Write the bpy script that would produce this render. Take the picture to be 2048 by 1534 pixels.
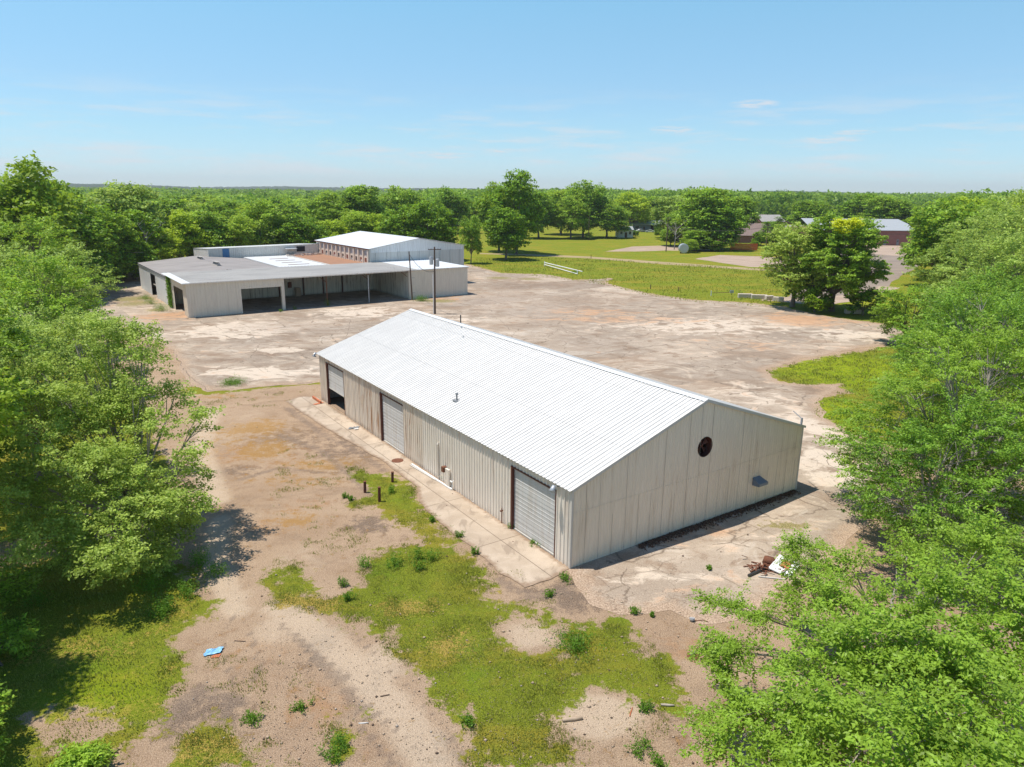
import bpy, math, random
import numpy as np
from mathutils import Vector, Matrix
from mathutils.geometry import delaunay_2d_cdt
R = math.radians
PI = math.pi
scn = bpy.context.scene
C = scn.collection
for o in list(bpy.data.objects): bpy.data.objects.remove(o)

# ------------------------------------------------------------------ camera
F_PX, PITCH, ROLL, CAM_H = 1439.9, 0.26099663, 0.0101879, 18.58
cam = bpy.data.cameras.new('camera'); co = bpy.data.objects.new('camera', cam); C.objects.link(co)
cam.sensor_fit = 'HORIZONTAL'; cam.sensor_width = 36; cam.lens = 36 * F_PX / 2048
cam.clip_start = .5; cam.clip_end = 30000
co.matrix_world = Matrix.Translation((0, 0, CAM_H)) @ Matrix.Rotation(PI/2 - PITCH, 4, 'X') @ Matrix.Rotation(ROLL, 4, 'Z')
scn.camera = co
# ------------------------------------------------------------------ light
SUN_D = Vector((-1.39, -.04, 4.35)).normalized()
SUN_EL = math.asin(SUN_D.z); SUN_AZ = math.atan2(SUN_D.x, SUN_D.y)
HAZE = .00011
SKY_STRENGTH = .115
sun = bpy.data.lights.new('sun', 'SUN'); sun.energy = 5.0; sun.angle = R(.53); sun.color = (1, .93, .83)
so = bpy.data.objects.new('sun', sun); C.objects.link(so)
so.rotation_euler = SUN_D.to_track_quat('Z', 'Y').to_euler(); so.location = (0, 0, 60)
w = bpy.data.worlds.new('World'); scn.world = w; w.use_nodes = True
scn.view_settings.view_transform = 'Standard'; scn.view_settings.look = 'None'
scn.view_settings.exposure = .10; scn.view_settings.gamma = 1

# ------------------------------------------------------------------ node helper
class NT:
    def __init__(s, tree): s.t = tree; s.n = tree.nodes; s.l = tree.links
    def new(s, typ, **kw):
        n = s.n.new(typ)
        for k, v in kw.items():
            setattr(n, k, v)
        return n
    def put(s, sock, v):
        if v is None: return
        if isinstance(v, bpy.types.NodeSocket): s.l.new(v, sock)
        elif isinstance(v, (tuple, list)):
            sock.default_value = tuple(v) + ((1,) if len(v) == 3 and sock.type == 'RGBA' else ())
        else: sock.default_value = v
    def math(s, op, a, b=None, c=None, clamp=False):
        n = s.new('ShaderNodeMath', operation=op, use_clamp=clamp)
        s.put(n.inputs[0], a); s.put(n.inputs[1], b)
        if c is not None: s.put(n.inputs[2], c)
        return n.outputs[0]
    def mix(s, f, a, b, mode='MIX'):
        n = s.new('ShaderNodeMix', data_type='RGBA', blend_type=mode)
        s.put(n.inputs[0], f); s.put(n.inputs[6], a); s.put(n.inputs[7], b)
        return n.outputs[2]
    def noise(s, vec, scale, detail=4, rough=.55, dist=0, dims='3D'):
        n = s.new('ShaderNodeTexNoise', noise_dimensions=dims)
        s.put(n.inputs['Vector'], vec); n.inputs['Scale'].default_value = scale
        n.inputs['Detail'].default_value = detail; n.inputs['Roughness'].default_value = rough
        n.inputs['Distortion'].default_value = dist
        return n.outputs[0]
    def vor(s, vec, scale, feature='F1', rand=1):
        n = s.new('ShaderNodeTexVoronoi', feature=feature)
        s.put(n.inputs['Vector'], vec); n.inputs['Scale'].default_value = scale
        n.inputs['Randomness'].default_value = rand
        return n.outputs['Distance']
    def mapr(s, v, a, b, c=0., d=1., smooth=True):
        n = s.new('ShaderNodeMapRange', interpolation_type='SMOOTHSTEP' if smooth else 'LINEAR')
        s.put(n.inputs[0], v); n.inputs[1].default_value = a; n.inputs[2].default_value = b
        n.inputs[3].default_value = c; n.inputs[4].default_value = d
        return n.outputs[0]
    def mapping(s, vec, scale=(1, 1, 1), loc=(0, 0, 0), rot=(0, 0, 0)):
        n = s.new('ShaderNodeMapping'); s.put(n.inputs[0], vec)
        n.inputs['Scale'].default_value = scale; n.inputs['Location'].default_value = loc
        n.inputs['Rotation'].default_value = rot
        return n.outputs[0]
    def coord(s, k='Object'): return s.new('ShaderNodeTexCoord').outputs[k]
    def attr(s, name): return s.new('ShaderNodeAttribute', attribute_name=name).outputs['Fac']
    def bump(s, h, strength=.3, dist=.05):
        n = s.new('ShaderNodeBump'); n.inputs['Strength'].default_value = strength
        n.inputs['Distance'].default_value = dist; s.put(n.inputs['Height'], h)
        return n.outputs[0]

def mat(name):
    m = bpy.data.materials.new(name); m.use_nodes = True
    nt = NT(m.node_tree); nt.n.clear()
    out = nt.new('ShaderNodeOutputMaterial'); p = nt.new('ShaderNodeBsdfPrincipled')
    nt.l.new(p.outputs[0], out.inputs[0]); nt.p = p; nt.out = out
    p.inputs['Roughness'].default_value = .8
    return m, nt

# ------------------------------------------------------------------ world sky with faint low clouds
nt = NT(w.node_tree); nt.n.clear()
wo = nt.new('ShaderNodeOutputWorld'); bg = nt.new('ShaderNodeBackground')
sky = nt.new('ShaderNodeTexSky', sky_type='NISHITA'); sky.sun_disc = False
sky.sun_elevation = SUN_EL; sky.sun_rotation = SUN_AZ % (2*PI)
sky.air_density = 1.; sky.dust_density = 0.; sky.ozone_density = 6.; sky.altitude = 0
dirn = nt.coord('Generated')
sx = nt.new('ShaderNodeSeparateXYZ'); nt.l.new(dirn, sx.inputs[0])
az = nt.math('ARCTAN2', sx.outputs[0], sx.outputs[1])
cv = nt.new('ShaderNodeCombineXYZ'); nt.put(cv.inputs[0], nt.math('MULTIPLY', az, 5.5)); nt.put(cv.inputs[1], nt.math('MULTIPLY', sx.outputs[2], 46.))
c1 = nt.noise(cv.outputs[0], 1.6, 6, .6)
c2 = nt.noise(cv.outputs[0], .5, 2, .5)
cm = nt.mapr(nt.math('ADD', nt.math('MULTIPLY', c1, .7), nt.math('MULTIPLY', c2, .45)), .53, .74)
band = nt.math('MULTIPLY', nt.mapr(sx.outputs[2], .005, .03), nt.mapr(sx.outputs[2], .06, .14, 1., 0.))
cm = nt.math('MULTIPLY', nt.math('MULTIPLY', cm, band), .6)
# two small separate cumulus wisps low in the sky
def puff(a0, z0, ra, rz):
    da = nt.math('DIVIDE', nt.math('SUBTRACT', az, a0), ra); dz = nt.math('DIVIDE', nt.math('SUBTRACT', sx.outputs[2], z0), rz)
    r2 = nt.math('ADD', nt.math('MULTIPLY', da, da), nt.math('MULTIPLY', dz, dz))
    e = nt.mapr(r2, 0., 1., 1., 0.)
    return nt.math('MULTIPLY', e, nt.mapr(nt.noise(cv.outputs[0], 7., 6, .7), .36, .62))
for pf in ((.303, .107, .036, .0065), (.203, .078, .036, .006), (.39, .064, .05, .006), (-.1, .045, .06, .006), (.42, .072, .03, .004), (-.02, .052, .03, .004)):
    cm = nt.math('MAXIMUM', cm, nt.math('MULTIPLY', puff(*pf), .8))
# cooler, deeper tint so that the physical sky reads as in the photo
hsv = nt.new('ShaderNodeHueSaturation'); hsv.inputs['Saturation'].default_value = 1.0
nt.l.new(sky.outputs[0], hsv.inputs['Color'])
rp = nt.new('ShaderNodeValToRGB'); nt.l.new(sx.outputs[2], rp.inputs[0]); el = rp.color_ramp.elements
for k, (z_, c_) in enumerate(((0., (.80, .98, 1.25)), (.021, (.82, 1.0, 1.25)), (.071, (.92, 1.10, 1.17)), (.126, (1.07, 1.20, 1.18)), (.19, (1.20, 1.39, 1.25)), (.26, (1.27, 1.60, 1.36)), (.45, (1.0, 1.2, 1.15)), (1., (.65, .85, 1.0)))):
    e_ = el[k] if k < 2 else el.new(z_)
    e_.position = z_; e_.color = tuple(q/1.6 for q in c_) + (1,)
vm = nt.new('ShaderNodeVectorMath', operation='MULTIPLY'); nt.l.new(hsv.outputs[0], vm.inputs[0]); nt.l.new(rp.outputs[0], vm.inputs[1])
vs = nt.new('ShaderNodeVectorMath', operation='SCALE'); nt.l.new(vm.outputs[0], vs.inputs[0]); vs.inputs['Scale'].default_value = 1.6
skc = nt.mix(cm, vs.outputs[0], (6.4, 6.5, 6.8))
nt.l.new(skc, bg.inputs[0]); bg.inputs[1].default_value = SKY_STRENGTH
nt.l.new(bg.outputs[0], wo.inputs[0])

# ------------------------------------------------------------------ projection of surveyed points on the ground
def G(u, v, z=0.):
    du, dv = (u-1024)/F_PX, (v-767)/F_PX
    cr, sr = math.cos(ROLL), math.sin(ROLL)
    X, Y = cr*du + sr*dv, -sr*du + cr*dv
    cp, sp = math.cos(PITCH), math.sin(PITCH)
    d = (X, cp - Y*sp, -sp - Y*cp)
    t = (z - CAM_H)/d[2]
    return Vector((d[0]*t, d[1]*t, z))
def Gp(pts): return [G(u, v)[:2] for u, v in pts]

# ------------------------------------------------------------------ mesh helpers
class MB:
    def __init__(s): s.v = []; s.f = []
    def quad(s, a, b, c, d):
        i = len(s.v); s.v += [tuple(a), tuple(b), tuple(c), tuple(d)]; s.f.append((i, i+1, i+2, i+3)); return s
    def poly(s, pts):
        i = len(s.v); s.v += [tuple(p) for p in pts]; s.f.append(tuple(range(i, i+len(pts)))); return s
    def box(s, lo, hi, M=None):
        x0, y0, z0 = lo; x1, y1, z1 = hi
        P = [(x0,y0,z0),(x1,y0,z0),(x1,y1,z0),(x0,y1,z0),(x0,y0,z1),(x1,y0,z1),(x1,y1,z1),(x0,y1,z1)]
        if M is not None: P = [tuple(M @ Vector(p)) for p in P]
        i = len(s.v); s.v += P
        s.f += [tuple(i+k for k in q) for q in ((0,3,2,1),(4,5,6,7),(0,1,5,4),(1,2,6,5),(2,3,7,6),(3,0,4,7))]
        return s
    def tube(s, pts, rad, n=8, cap=True):
        pts = [Vector(p) for p in pts]
        if not hasattr(rad, '__len__'): rad = [rad]*len(pts)
        base = len(s.v)
        for k, p in enumerate(pts):
            d = (pts[min(k+1, len(pts)-1)] - pts[max(k-1, 0)])
            d = d.normalized() if d.length > 1e-9 else Vector((0, 0, 1))
            a = d.orthogonal() if abs(d.z) < .95 else Vector((1, 0, 0))
            a = (a - d*a.dot(d)).normalized(); b = d.cross(a)
            for j in range(n):
                t = 2*PI*j/n; s.v.append(tuple(p + (a*math.cos(t) + b*math.sin(t))*rad[k]))
        for k in range(len(pts)-1):
            for j in range(n):
                i0 = base+k*n+j; i1 = base+k*n+(j+1) % n
                s.f.append((i0, i1, i1+n, i0+n))
        if cap:
            s.f.append(tuple(base+j for j in range(n))[::-1]); s.f.append(tuple(base+(len(pts)-1)*n+j for j in range(n)))
        return s
    def ribs(s, P0, U, V, N, x0, x1, v0, v1, pitch=.305, depth=.03, flat=.62, x_off=0.):
        """profiled sheet: runs along U from x0 to x1, spans V from v0 to v1 (number or function of x)"""
        P0, U, V, N = Vector(P0), Vector(U), Vector(V), Vector(N)
        br = []
        k = int(math.floor((x0-x_off)/pitch)) - 1
        a, b, c, d = flat*pitch, (flat+.1)*pitch, (flat+.28)*pitch, (flat+.38)*pitch
        while x_off + k*pitch <= x1 + pitch:
            o = x_off + k*pitch
            br += [(o+a, 0), (o+b, depth), (o+c, depth), (o+min(d, pitch), 0)]; k += 1
        xs = [x0] + [q[0] for q in br if x0 < q[0] < x1] + [x1]
        bx = [q[0] for q in br]; bd = [q[1] for q in br]
        f0 = v0 if callable(v0) else (lambda x: v0); f1 = v1 if callable(v1) else (lambda x: v1)
        i = len(s.v)
        for x in xs:
            dd = float(np.interp(x, bx, bd))
            B = P0 + U*x + N*dd
            s.v.append(tuple(B + V*f0(x))); s.v.append(tuple(B + V*f1(x)))
        for q in range(len(xs)-1):
            s.f.append((i+2*q, i+2*q+2, i+2*q+3, i+2*q+1))
        return s
    def build(s, name, m, parent=None, smooth=False):
        me = bpy.data.meshes.new(name); me.from_pydata(s.v, [], s.f); me.update()
        if smooth: me.shade_smooth()
        o = bpy.data.objects.new(name, me); C.objects.link(o)
        if m is not None: me.materials.append(m)
        if parent is not None: o.parent = parent
        return o

def tag(o, label=None, cat=None, group=None, kind=None):
    if label: o['label'] = label
    if cat: o['category'] = cat
    if group: o['group'] = group
    if kind: o['kind'] = kind
    return o
def thing(name, loc, label, cat, group=None, rz=0):
    o = bpy.data.objects.new(name, None); C.objects.link(o); o.location = loc; o.rotation_euler = (0, 0, rz)
    o.empty_display_size = .5
    return tag(o, label, cat, group)
def np_mesh(name, verts, faces, attrs=None, mats=(), smooth=False):
    """verts (n,3), faces (m,4) arrays; attrs {name: (domain, array)}"""
    me = bpy.data.meshes.new(name)
    nv, nf = len(verts), len(faces); k = faces.shape[1]
    me.vertices.add(nv); me.vertices.foreach_set('co', np.ascontiguousarray(verts, dtype=np.float32).ravel())
    me.loops.add(nf*k); me.loops.foreach_set('vertex_index', np.ascontiguousarray(faces, dtype=np.int32).ravel())
    me.polygons.add(nf); me.polygons.foreach_set('loop_start', np.arange(0, nf*k, k, dtype=np.int32))
    try: me.polygons.foreach_set('loop_total', np.full(nf, k, dtype=np.int32))
    except Exception: pass
    if smooth: me.polygons.foreach_set('use_smooth', np.ones(nf, dtype=bool))
    for n, (dom, arr) in (attrs or {}).items():
        a = me.attributes.new(n, 'FLOAT', dom); a.data.foreach_set('value', np.ascontiguousarray(arr, dtype=np.float32))
    me.update(calc_edges=True)
    for m in mats: me.materials.append(m)
    return me
def link(name, me, parent=None):
    o = bpy.data.objects.new(name, me); C.objects.link(o)
    if parent is not None: o.parent = parent
    return o

# ------------------------------------------------------------------ simple materials
def painted_metal(name, col, rust=.3, dirt=.3, rough=.5, rust_col=(.23, .09, .03), dirt_col=(.22, .17, .12), seams=None):
    m, n = mat(name); c = n.coord()
    big = n.noise(c, .25, 3, .6); st = n.noise(n.mapping(c, (3.2, 3.2, .22)), 1., 6, .65)
    st2 = n.noise(n.mapping(c, (9, 9, .5)), 1., 5, .7)
    fine = n.noise(c, 14, 4, .6)
    base = n.mix(n.mapr(st2, .3, .75), tuple(x*.9 for x in col), tuple(min(1, x*1.05) for x in col))
    base = n.mix(n.math('MULTIPLY', n.mapr(st, .42, .75), dirt), base, dirt_col)
    rm = n.math('MULTIPLY', n.mapr(n.math('ADD', n.math('MULTIPLY', st2, .55), n.math('MULTIPLY', st, .55)), .56, .66), n.mapr(big, .40, .58))
    base = n.mix(n.math('MULTIPLY', rm, rust), base, rust_col)
    low = n.new('ShaderNodeSeparateXYZ'); n.l.new(c, low.inputs[0])
    lowm = n.math('MULTIPLY', n.mapr(low.outputs[2], 0., .45, 1., 0.), n.mapr(fine, .3, .6))
    base = n.mix(n.math('MULTIPLY', lowm, dirt), base, dirt_col)
    n.put(n.p.inputs['Base Color'], base); n.p.inputs['Roughness'].default_value = rough
    n.put(n.p.inputs['Normal'], n.bump(n.noise(c, 2.2, 3, .5), .25, .03))
    return m
def plain(name, col, rough=.7, var=.15, scale=3., metallic=0.):
    m, n = mat(name); c = n.coord()
    f = n.noise(c, scale, 5, .6)
    n.put(n.p.inputs['Base Color'], n.mix(f, tuple(x*(1-var*1.5) for x in col), tuple(min(1, x*(1+var*1.5)) for x in col)))
    n.p.inputs['Roughness'].default_value = rough; n.p.inputs['Metallic'].default_value = metallic
    return m
M = {}
M['cream'] = painted_metal('cream_siding', (.83, .755, .66), .35, .16)
M['cream_rusty'] = painted_metal('cream_siding_rusty', (.80, .70, .585), 1., .5, rust_col=(.40, .19, .08))
M['gable'] = painted_metal('gable_siding', (.86, .745, .595), .3, .05, rust_col=(.3, .17, .07))
M['shedwall'] = painted_metal('beige_siding', (.77, .69, .575), .12, .12)
M['whitewall'] = painted_metal('white_siding', (.80, .80, .78), .1, .12)
M['bluegrey'] = painted_metal('blue_grey_siding', (.66, .65, .60), .1, .14)
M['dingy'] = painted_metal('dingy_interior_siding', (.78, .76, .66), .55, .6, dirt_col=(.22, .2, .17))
M['rustred'] = plain('red_oxide_steel', (.10, .030, .018), .7, .3, 6)
M['rust'] = plain('rusty_steel', (.16, .06, .03), .85, .4, 9)
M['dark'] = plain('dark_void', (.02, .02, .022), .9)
M['trim'] = plain('trim_metal', (.60, .57, .52), .5, .1)
M['galv'] = plain('galvanised_metal', (.50, .53, .56), .4, .12, 5, .3)
M['galvdark'] = plain('weathered_metal', (.22, .23, .24), .6, .2)
M['wood'] = plain('weathered_pole_wood', (.13, .085, .06), .9, .3, 4)
M['wood2'] = plain('pale_timber', (.45, .34, .24), .85, .2, 6)
M['redwood'] = plain('red_timber', (.5, .16, .07), .8, .3, 6)
M['white'] = plain('white_paint', (.8, .8, .78), .5, .04)
M['glass'] = plain('window_glass', (.05, .055, .06), .15, .1)
M['redglass'] = plain('red_window_fill', (.20, .06, .04), .6, .4, 4)
M['blue'] = plain('blue_panel', (.045, .17, .36), .5, .08)
M['tarp'] = plain('blue_tarp', (.22, .48, .72), .5, .15, 8)
M['seam'] = plain('dark_seam_paint', (.36, .32, .27), .7, .1)  # darker gable colour for the panel laps
M['hood'] = plain('slate_blue_hood', (.16, .20, .25), .5, .1)
M['black'] = plain('black_plastic', (.03, .03, .03), .5, .1)
M['wire'] = plain('cable_rubber', (.03, .03, .032), .6, .1)
M['stone'] = plain('rubble_block', (.42, .36, .30), .9, .25, 3)
M['concrete_block'] = plain('precast_concrete', (.55, .48, .40), .9, .15, 3)
M['fenceRed'] = plain('red_stained_boards', (.72, .13, .035), .85, .35, 2)
M['brick'] = plain('brick_red', (.27, .12, .10), .9, .25, 1.5)
M['shingle'] = plain('brown_shingles', (.22, .16, .14), .9, .2, 1.5)
M['shingleGrey'] = plain('grey_shingles', (.36, .34, .32), .9, .2, 1.5)

BWH = 9.355
def roof_mat(name, col, dirt=.15, dirt_col=(.35, .33, .31), rough=.45, scale=.35, rot=0):
    m, n = mat(name); c = n.coord()
    a = n.noise(n.mapping(c, (.5, 1.6, 1), rot=(0, 0, rot)), scale*2, 5, .6); b = n.noise(c, 6, 4, .6)
    col2 = n.mix(n.math('MULTIPLY', n.mapr(a, .38, .72), dirt), col, dirt_col)
    col2 = n.mix(n.math('MULTIPLY', n.mapr(b, .5, .8), dirt*.5), col2, dirt_col)
    n.put(n.p.inputs['Base Color'], col2); n.p.inputs['Roughness'].default_value = rough
    return m
M['roofwhite'] = roof_mat('white_roof_sheet', (.70, .71, .705), .10, (.5, .51, .51), .42)
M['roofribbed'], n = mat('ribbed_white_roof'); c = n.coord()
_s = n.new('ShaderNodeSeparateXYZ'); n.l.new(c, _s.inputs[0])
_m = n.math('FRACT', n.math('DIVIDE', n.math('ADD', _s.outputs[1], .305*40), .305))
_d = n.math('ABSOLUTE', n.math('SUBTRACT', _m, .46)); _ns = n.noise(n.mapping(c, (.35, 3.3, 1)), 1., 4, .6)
_l = n.math('MULTIPLY', n.mapr(_d, .03, .09, 1., 0.), n.mapr(_ns, .3, .6, .35, .9))  # rib-foot lines: rib shadow painted into the colour together with gathered dirt
_c = n.mix(n.math('MULTIPLY', n.mapr(n.noise(c, .3, 5, .6), .45, .7), .12), (.75, .735, .70), (.60, .59, .56))
_lp = n.math('ABSOLUTE', n.math('SUBTRACT', n.math('ABSOLUTE', n.math('SUBTRACT', _s.outputs[0], BWH)), 1.25)); _lp2 = n.math('ABSOLUTE', n.math('SUBTRACT', n.math('ABSOLUTE', n.math('SUBTRACT', _s.outputs[0], BWH)), 5.6))
_c = n.mix(n.math('MULTIPLY', n.mapr(n.math('MINIMUM', _lp, _lp2), .02, .06, 1., 0.), .35), _c, (.42, .41, .39))
_c = n.mix(n.math('MULTIPLY', n.mapr(n.noise(n.mapping(c, (.25, 5., 1)), 1., 5, .7), .56, .75), .25), _c, (.50, .46, .40))
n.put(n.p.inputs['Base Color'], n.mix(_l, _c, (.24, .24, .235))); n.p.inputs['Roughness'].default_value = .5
M['roofgrey'] = roof_mat('weathered_grey_roof', (.31, .285, .27), .75, (.20, .185, .175), .8, .2)
M['roofshed'] = roof_mat('pale_grey_roof', (.33, .325, .31), .7, (.22, .215, .21), .85, .15)
M['roofbrown'] = roof_mat('brown_built_up_roof', (.36, .19, .11), .7, (.25, .14, .09), .95, .4)
M['rooflight'] = roof_mat('pale_metal_roof', (.66, .69, .72), .25, (.45, .47, .49), .5)
M['hallroof'] = roof_mat('pale_hall_roof', (.36, .385, .40), .15, (.4, .42, .43), .6)
M['rooffar'] = roof_mat('galvanised_far_roof', (.42, .46, .48), .2, (.3, .33, .35), .5)

# concrete / ground materials ---------------------------------------------------
def tilecracks(n, c, scale, width, warp=.35, wscale=1.2):
    """thin irregular crack lines from a warped voronoi"""
    wv = n.new('ShaderNodeTexNoise'); n.put(wv.inputs['Vector'], c); wv.inputs['Scale'].default_value = wscale; wv.inputs['Detail'].default_value = 5
    ad = n.new('ShaderNodeVectorMath', operation='MULTIPLY_ADD'); n.l.new(wv.outputs['Color'], ad.inputs[0])
    ad.inputs[1].default_value = (warp*4, warp*4, 0); n.put(ad.inputs[2], c)
    d = n.vor(ad.outputs[0], scale, 'DISTANCE_TO_EDGE')
    return n.mapr(d, 0., width, 1., 0.)

def ground_material():
    m, n = mat('dirt_and_grass'); c = n.coord('Object')
    n1 = n.noise(c, .22, 6, .62); n2 = n.noise(c, 1.3, 7, .68); n3 = n.noise(c, 7., 5, .7); n4 = n.noise(c, 24., 3, .75); n5 = n.noise(c, .07, 4, .6)
    # dirt and gravel
    col = n.mix(n.mapr(n1, .35, .65), (.40, .285, .20), (.52, .40, .30))
    col = n.mix(n.math('MULTIPLY', n.mapr(n2, .5, .64), .7), col, (.27, .18, .12)); col = n.mix(n.math('MULTIPLY', n.mapr(n.noise(n.mapping(c, (.5, 1.2, 1), loc=(4, 9, 0)), .35, 7, .7, 1.), .53, .62), .55), col, (.24, .165, .115))
    col = n.mix(n.math('MULTIPLY', n.mapr(n2, .28, .42, 1., 0.), .5), col, (.66, .565, .46))
    peb = n.mapr(n4, .34, .68)
    col = n.mix(.52, col, n.mix(peb, (.12, .085, .065), (.76, .65, .54)), 'MIX')
    v = n.vor(c, 9., 'F1'); col = n.mix(n.math('MULTIPLY', n.mapr(v, .05, .2, 1., 0.), .35), col, (.12, .08, .06))
    # dark gravel
    gr = n.mapr(n.math('ADD', n.math('ADD', n.attr('gravel'), n.math('MULTIPLY', n.math('SUBTRACT', n3, .5), 1.4)), n.math('MULTIPLY', n.math('SUBTRACT', n2, .5), 3.2)), .3, .95)
    col = n.mix(n.math('MULTIPLY', gr, .85), col, n.mix(n.mapr(n4, .35, .65), (.075, .058, .05), (.34, .285, .25)))
    rd = n.mapr(n.math('ADD', n.attr('red'), n.math('MULTIPLY', n.math('SUBTRACT', n2, .5), 3.)), .25, 1.1)
    col = n.mix(n.math('MULTIPLY', rd, .45), col, (.46, .27, .15))
    pl = n.mapr(n.math('ADD', n.attr('pale'), n.math('MULTIPLY', n.math('SUBTRACT', n2, .5), 1.2)), .3, .8)
    col = n.mix(n.math('MULTIPLY', pl, .6), col, n.mix(n.mapr(n4, .3, .7), (.5, .43, .36), (.80, .72, .62)))
    # dry yellow grass
    dr = n.mapr(n.math('ADD', n.attr('dry'), n.math('ADD', n.math('MULTIPLY', n.math('SUBTRACT', n3, .5), 2.2), n.math('MULTIPLY', n.math('SUBTRACT', n2, .5), 3.4))), .28, .9)
    col = n.mix(n.math('MULTIPLY', dr, .8), col, n.mix(n.mapr(n4, .3, .7), (.25, .14, .05), (.56, .38, .16)))
    col = n.mix(1., col, (.99, .90, .78), 'MULTIPLY')
    rt = n.math('ADD', n.attr('rut'), n.math('MULTIPLY', n.math('SUBTRACT', n2, .5), 1.4))
    col = n.mix(n.math('MULTIPLY', n.mapr(rt, .45, .9), .6), col, n.mix(n.mapr(n4, .35, .65), (.12, .085, .065), (.36, .28, .215)))
    # green cover: edge broken up by noise
    g = n.math('ADD', n.attr('grass'), n.math('MULTIPLY', n.math('SUBTRACT', n2, .5), 4.2)); g = n.math('ADD', g, n.math('MULTIPLY', n.math('SUBTRACT', n.noise(c, .5, 3, .5), .5), 3.))
    g = n.math('ADD', g, n.math('MULTIPLY', n.math('SUBTRACT', n3, .5), 1.3))
    gm = n.mapr(g, -.12, .32)
    gc = n.mix(n.mapr(n3, .3, .7), (.065, .115, .014), (.20, .265, .045))
    gc = n.mix(n.math('MULTIPLY', n.mapr(n1, .52, .68), .55), gc, (.24, .20, .06))
    gc = n.mix(n.math('MULTIPLY', n.mapr(n.noise(n.mapping(c, (.5, 1.3, 1)), .14, 6, .7), .47, .60), .75), gc, (.30, .215, .075))
    gc = n.mix(n.math('MULTIPLY', n.mapr(n1, .46, .34), .8), gc, (.085, .20, .022))
    gc = n.mix(n.math('MULTIPLY', n.mapr(n2, .54, .68), .45), gc, (.26, .19, .08)); gc = n.mix(.5, gc, n.mix(peb, (.02, .034, .006), (.40, .40, .13)))
    lit = n.mapr(n.math('ADD', n.math('ADD', n.attr('litter'), n.math('MULTIPLY', n.math('SUBTRACT', n3, .5), 2.8)), n.math('MULTIPLY', n.math('SUBTRACT', n2, .5), 1.8)), .38, .95)
    gc = n.mix(n.math('MULTIPLY', lit, .8), gc, n.mix(n.mapr(n4, .35, .65), (.16, .09, .05), (.60, .44, .29)))
    br = n.mapr(n.attr('bright'), .2, .8)
    gc = n.mix(n.math('MULTIPLY', br, .75), gc, n.mix(n.mapr(n2, .3, .7), (.14, .24, .015), (.28, .33, .035)))
    gc = n.mix(1., gc, (1.16, 1.15, .50), 'MULTIPLY')
    col = n.mix(gm, col, gc)
    # far wooded land
    fr = n.attr('wood')
    col = n.mix(fr, col, n.mix(n.mapr(n5, .35, .65), (.02, .042, .01), (.04, .075, .016)))
    n.put(n.p.inputs['Base Color'], col); n.p.inputs['Roughness'].default_value = 1.; n.p.inputs['Specular IOR Level'].default_value = .05
    h = n.math('ADD', n.math('MULTIPLY', n2, .6), n.math('ADD', n.math('MULTIPLY', n4, .25), n.math('MULTIPLY', n3, .35)))
    n.put(n.p.inputs['Normal'], n.bump(h, 1., .2))
    return m

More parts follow.
